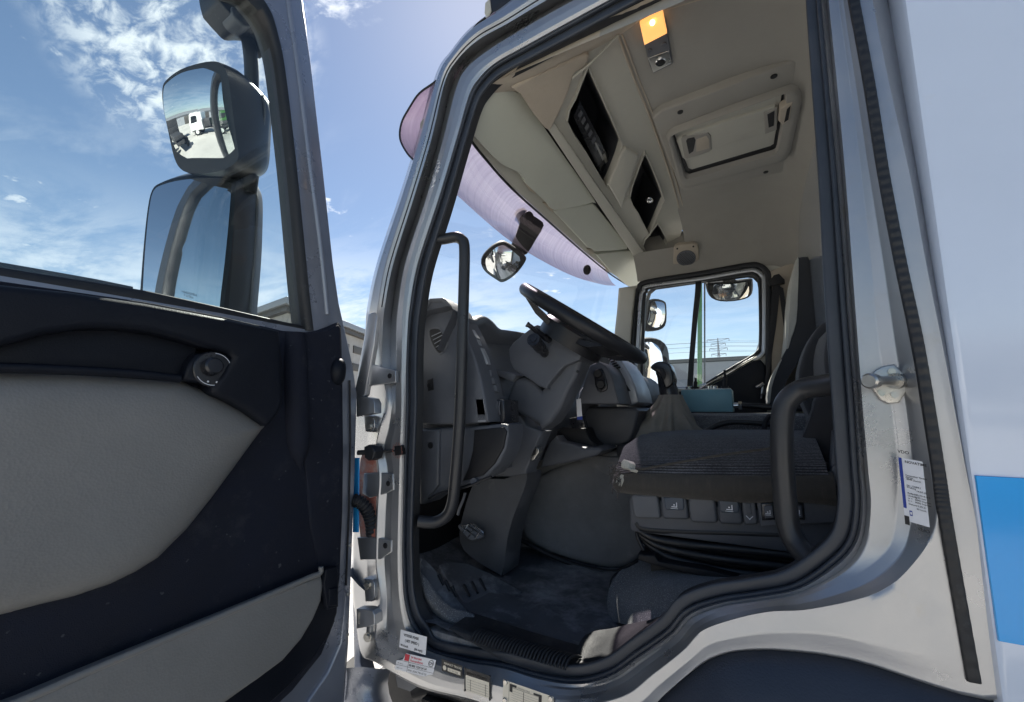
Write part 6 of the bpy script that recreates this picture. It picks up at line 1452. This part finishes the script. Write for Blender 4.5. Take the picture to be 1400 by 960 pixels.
sd = thing('storage_shed', 'long low grey shed behind the parked trucks, mirrored in the wide angle mirror', 'building', (-4, -48, 0))
bm = bmesh.new(); add_box(bm, (-4, -48, 2.0), (60, 10, 4.0)); obj('wall', bm, 'warehouse', sd)
bm = bmesh.new(); add_prism(bm, [V((-34.4, -53.5, 4.0)), V((-34.4, -42.5, 4.0)), V((-34.4, -48, 5.6))], V((60.8, 0, 0)), .02); obj('roof', bm, 'roof_metal', sd)
for k in range(6): bm = bmesh.new(); add_box(bm, (-28 + 9.5 * k, -42.98, 1.7), (4.2, .1, 3.4), 0, 0, .02); obj('door', bm, 'louvre', sd)

# ------------------------------------------------------------------ sky, sun, camera
SUN = V((-.37, .58, .77)).normalized()
el = math.asin(SUN.z); az = math.atan2(SUN.x, SUN.y)     # azimuth from +Y towards +X
w = bpy.data.worlds.new('World'); scn.world = w; w.use_nodes = True; nt = w.node_tree; nt.nodes.clear(); L = nt.links.new
out = nt.nodes.new('ShaderNodeOutputWorld'); bg = N(nt, 'Background', Strength=.060)
sky = nt.nodes.new('ShaderNodeTexSky'); sky.sky_type = 'NISHITA'; sky.sun_disc = False; sky.sun_elevation = el; sky.sun_rotation = az
sky.air_density = 1.0; sky.dust_density = .25; sky.ozone_density = 1.4; sky.altitude = 200
tc = N(nt, 'TexCoord')
sep = N(nt, 'SeparateXYZ'); L(tc.outputs['Generated'], sep.inputs[0])
# clouds on a flat layer: direction / height
zz = N(nt, 'Math', _operation='MAXIMUM'); L(sep.outputs['Z'], zz.inputs[0]); zz.inputs[1].default_value = .03
za = N(nt, 'Math', _operation='ADD'); L(zz.outputs[0], za.inputs[0]); za.inputs[1].default_value = .10
dx = N(nt, 'Math', _operation='DIVIDE'); L(sep.outputs['X'], dx.inputs[0]); L(za.outputs[0], dx.inputs[1])
dy = N(nt, 'Math', _operation='DIVIDE'); L(sep.outputs['Y'], dy.inputs[0]); L(za.outputs[0], dy.inputs[1])
cv = N(nt, 'CombineXYZ'); L(dx.outputs[0], cv.inputs['X']); L(dy.outputs[0], cv.inputs['Y'])
def noise(scale, det, rough, dist=0., mapping=None):
    n = N(nt, 'TexNoise', Scale=scale, Detail=det, Roughness=rough, Distortion=dist)
    if mapping:
        mp = N(nt, 'Mapping'); mp.inputs['Scale'].default_value = mapping[0]; mp.inputs['Rotation'].default_value = (0, 0, mapping[1]); mp.inputs['Location'].default_value = mapping[2] if len(mapping) > 2 else (0, 0, 0)
        L(cv.outputs[0], mp.inputs['Vector']); L(mp.outputs[0], n.inputs['Vector'])
    else: L(cv.outputs[0], n.inputs['Vector'])
    return n.outputs['Fac']
def ramp(v, a, b, lo=0., hi=1.):
    r = N(nt, 'MapRange', _interpolation_type='SMOOTHSTEP'); L(v, r.inputs['Value'])
    for k, q in (('From Min', a), ('From Max', b), ('To Min', lo), ('To Max', hi)): r.inputs[k].default_value = q
    return r.outputs[0]
def op(o, a, b):
    m = N(nt, 'Math', _operation=o)
    for i, q in enumerate((a, b)):
        if isinstance(q, (int, float)): m.inputs[i].default_value = q
        else: L(q, m.inputs[i])
    return m.outputs[0]
def blob(u, v, lo, hi):
    """soft patch of sky centred on the direction that the photo shows at (u, v)"""
    d = ray(u, v).normalized(); n = N(nt, 'VectorMath', _operation='DOT_PRODUCT'); L(tc.outputs['Generated'], n.inputs[0]); n.inputs[1].default_value = d
    return ramp(n.outputs['Value'], math.cos(math.radians(hi)), math.cos(math.radians(lo)))
flock = op('MULTIPLY', ramp(noise(13., 9., .60, .4, ((1., 1.7, 1), .6)), .38, .66), ramp(noise(2.6, 6., .65), .30, .52))
b1 = op('MAXIMUM', blob(235, 55, 2, 10), blob(190, -10, 2, 9)); b1 = op('MAXIMUM', b1, blob(255, 130, 1, 8)); b1 = op('MAXIMUM', b1, op('MULTIPLY', blob(300, 40, 1, 10), .8))
high = op('MULTIPLY', flock, b1)
wisp = op('MULTIPLY', ramp(noise(1.1, 9., .62, .6, ((1., 2.2, 1), .9, (3.1, .4, 0))), .50, .78), ramp(sep.outputs['Z'], .62, .25)); wisp = op('MULTIPLY', wisp, ramp(sep.outputs['X'], -.32, -.64, .25, 1.))
small = op('MULTIPLY', ramp(noise(6., 8., .6, .2), .60, .70), ramp(noise(1.6, 2., .5), .50, .62)); small = op('MULTIPLY', small, ramp(sep.outputs['X'], -.05, -.4))
bank = op('MULTIPLY', ramp(noise(2.0, 9., .66, .4, ((.6, 1.3, 1), .2, (1.7, 5.2, 0))), .36, .60), ramp(sep.outputs['Z'], .42, .10)); bank = op('MULTIPLY', bank, ramp(sep.outputs['X'], -.32, -.62, .22, 1.))
cl = op('MAXIMUM', op('MULTIPLY', high, .95), op('MULTIPLY', wisp, .36)); cl = op('MAXIMUM', cl, op('MULTIPLY', small, .85)); cl = op('MAXIMUM', cl, op('MULTIPLY', bank, .85))
cl = op('MULTIPLY', cl, ramp(sep.outputs['Z'], -.01, .03))
mix = N(nt, 'Mix', _data_type='RGBA'); L(cl, mix.inputs['Factor']); L(sky.outputs[0], mix.inputs['A']); mix.inputs['B'].default_value = (9.8, 10.2, 10.8, 1)
L(mix.outputs['Result'], bg.inputs['Color']); L(bg.outputs[0], out.inputs['Surface'])
sl = bpy.data.lights.new('sun', 'SUN'); sl.energy = 5.0; sl.angle = math.radians(.5); sl.color = (1., .95, .87)
so = bpy.data.objects.new('sun', sl); COL.objects.link(so); so.rotation_euler = SUN.to_track_quat('Z', 'Y').to_euler(); so.location = (0, 0, 30)

cd = bpy.data.cameras.new('camera'); cd.sensor_width = 36.; cd.sensor_fit = 'HORIZONTAL'; cd.lens = 36. * FPX / 1400.; cd.clip_start = .02; cd.clip_end = 2000
co = bpy.data.objects.new('camera', cd); COL.objects.link(co); co.location = CAM
co.matrix_world = Matrix(((RT.x, UP.x, -FW.x, CAM.x), (RT.y, UP.y, -FW.y, CAM.y), (RT.z, UP.z, -FW.z, CAM.z), (0, 0, 0, 1)))
scn.camera = co
vs = scn.view_settings; vs.view_transform = 'Standard'; vs.look = 'None'; vs.gamma = 1.; vs.use_curve_mapping = False; vs.exposure = 1.08
scn.cycles.max_bounces = 10; scn.cycles.diffuse_bounces = 5; scn.cycles.transparent_max_bounces = 16; scn.cycles.use_denoising = True
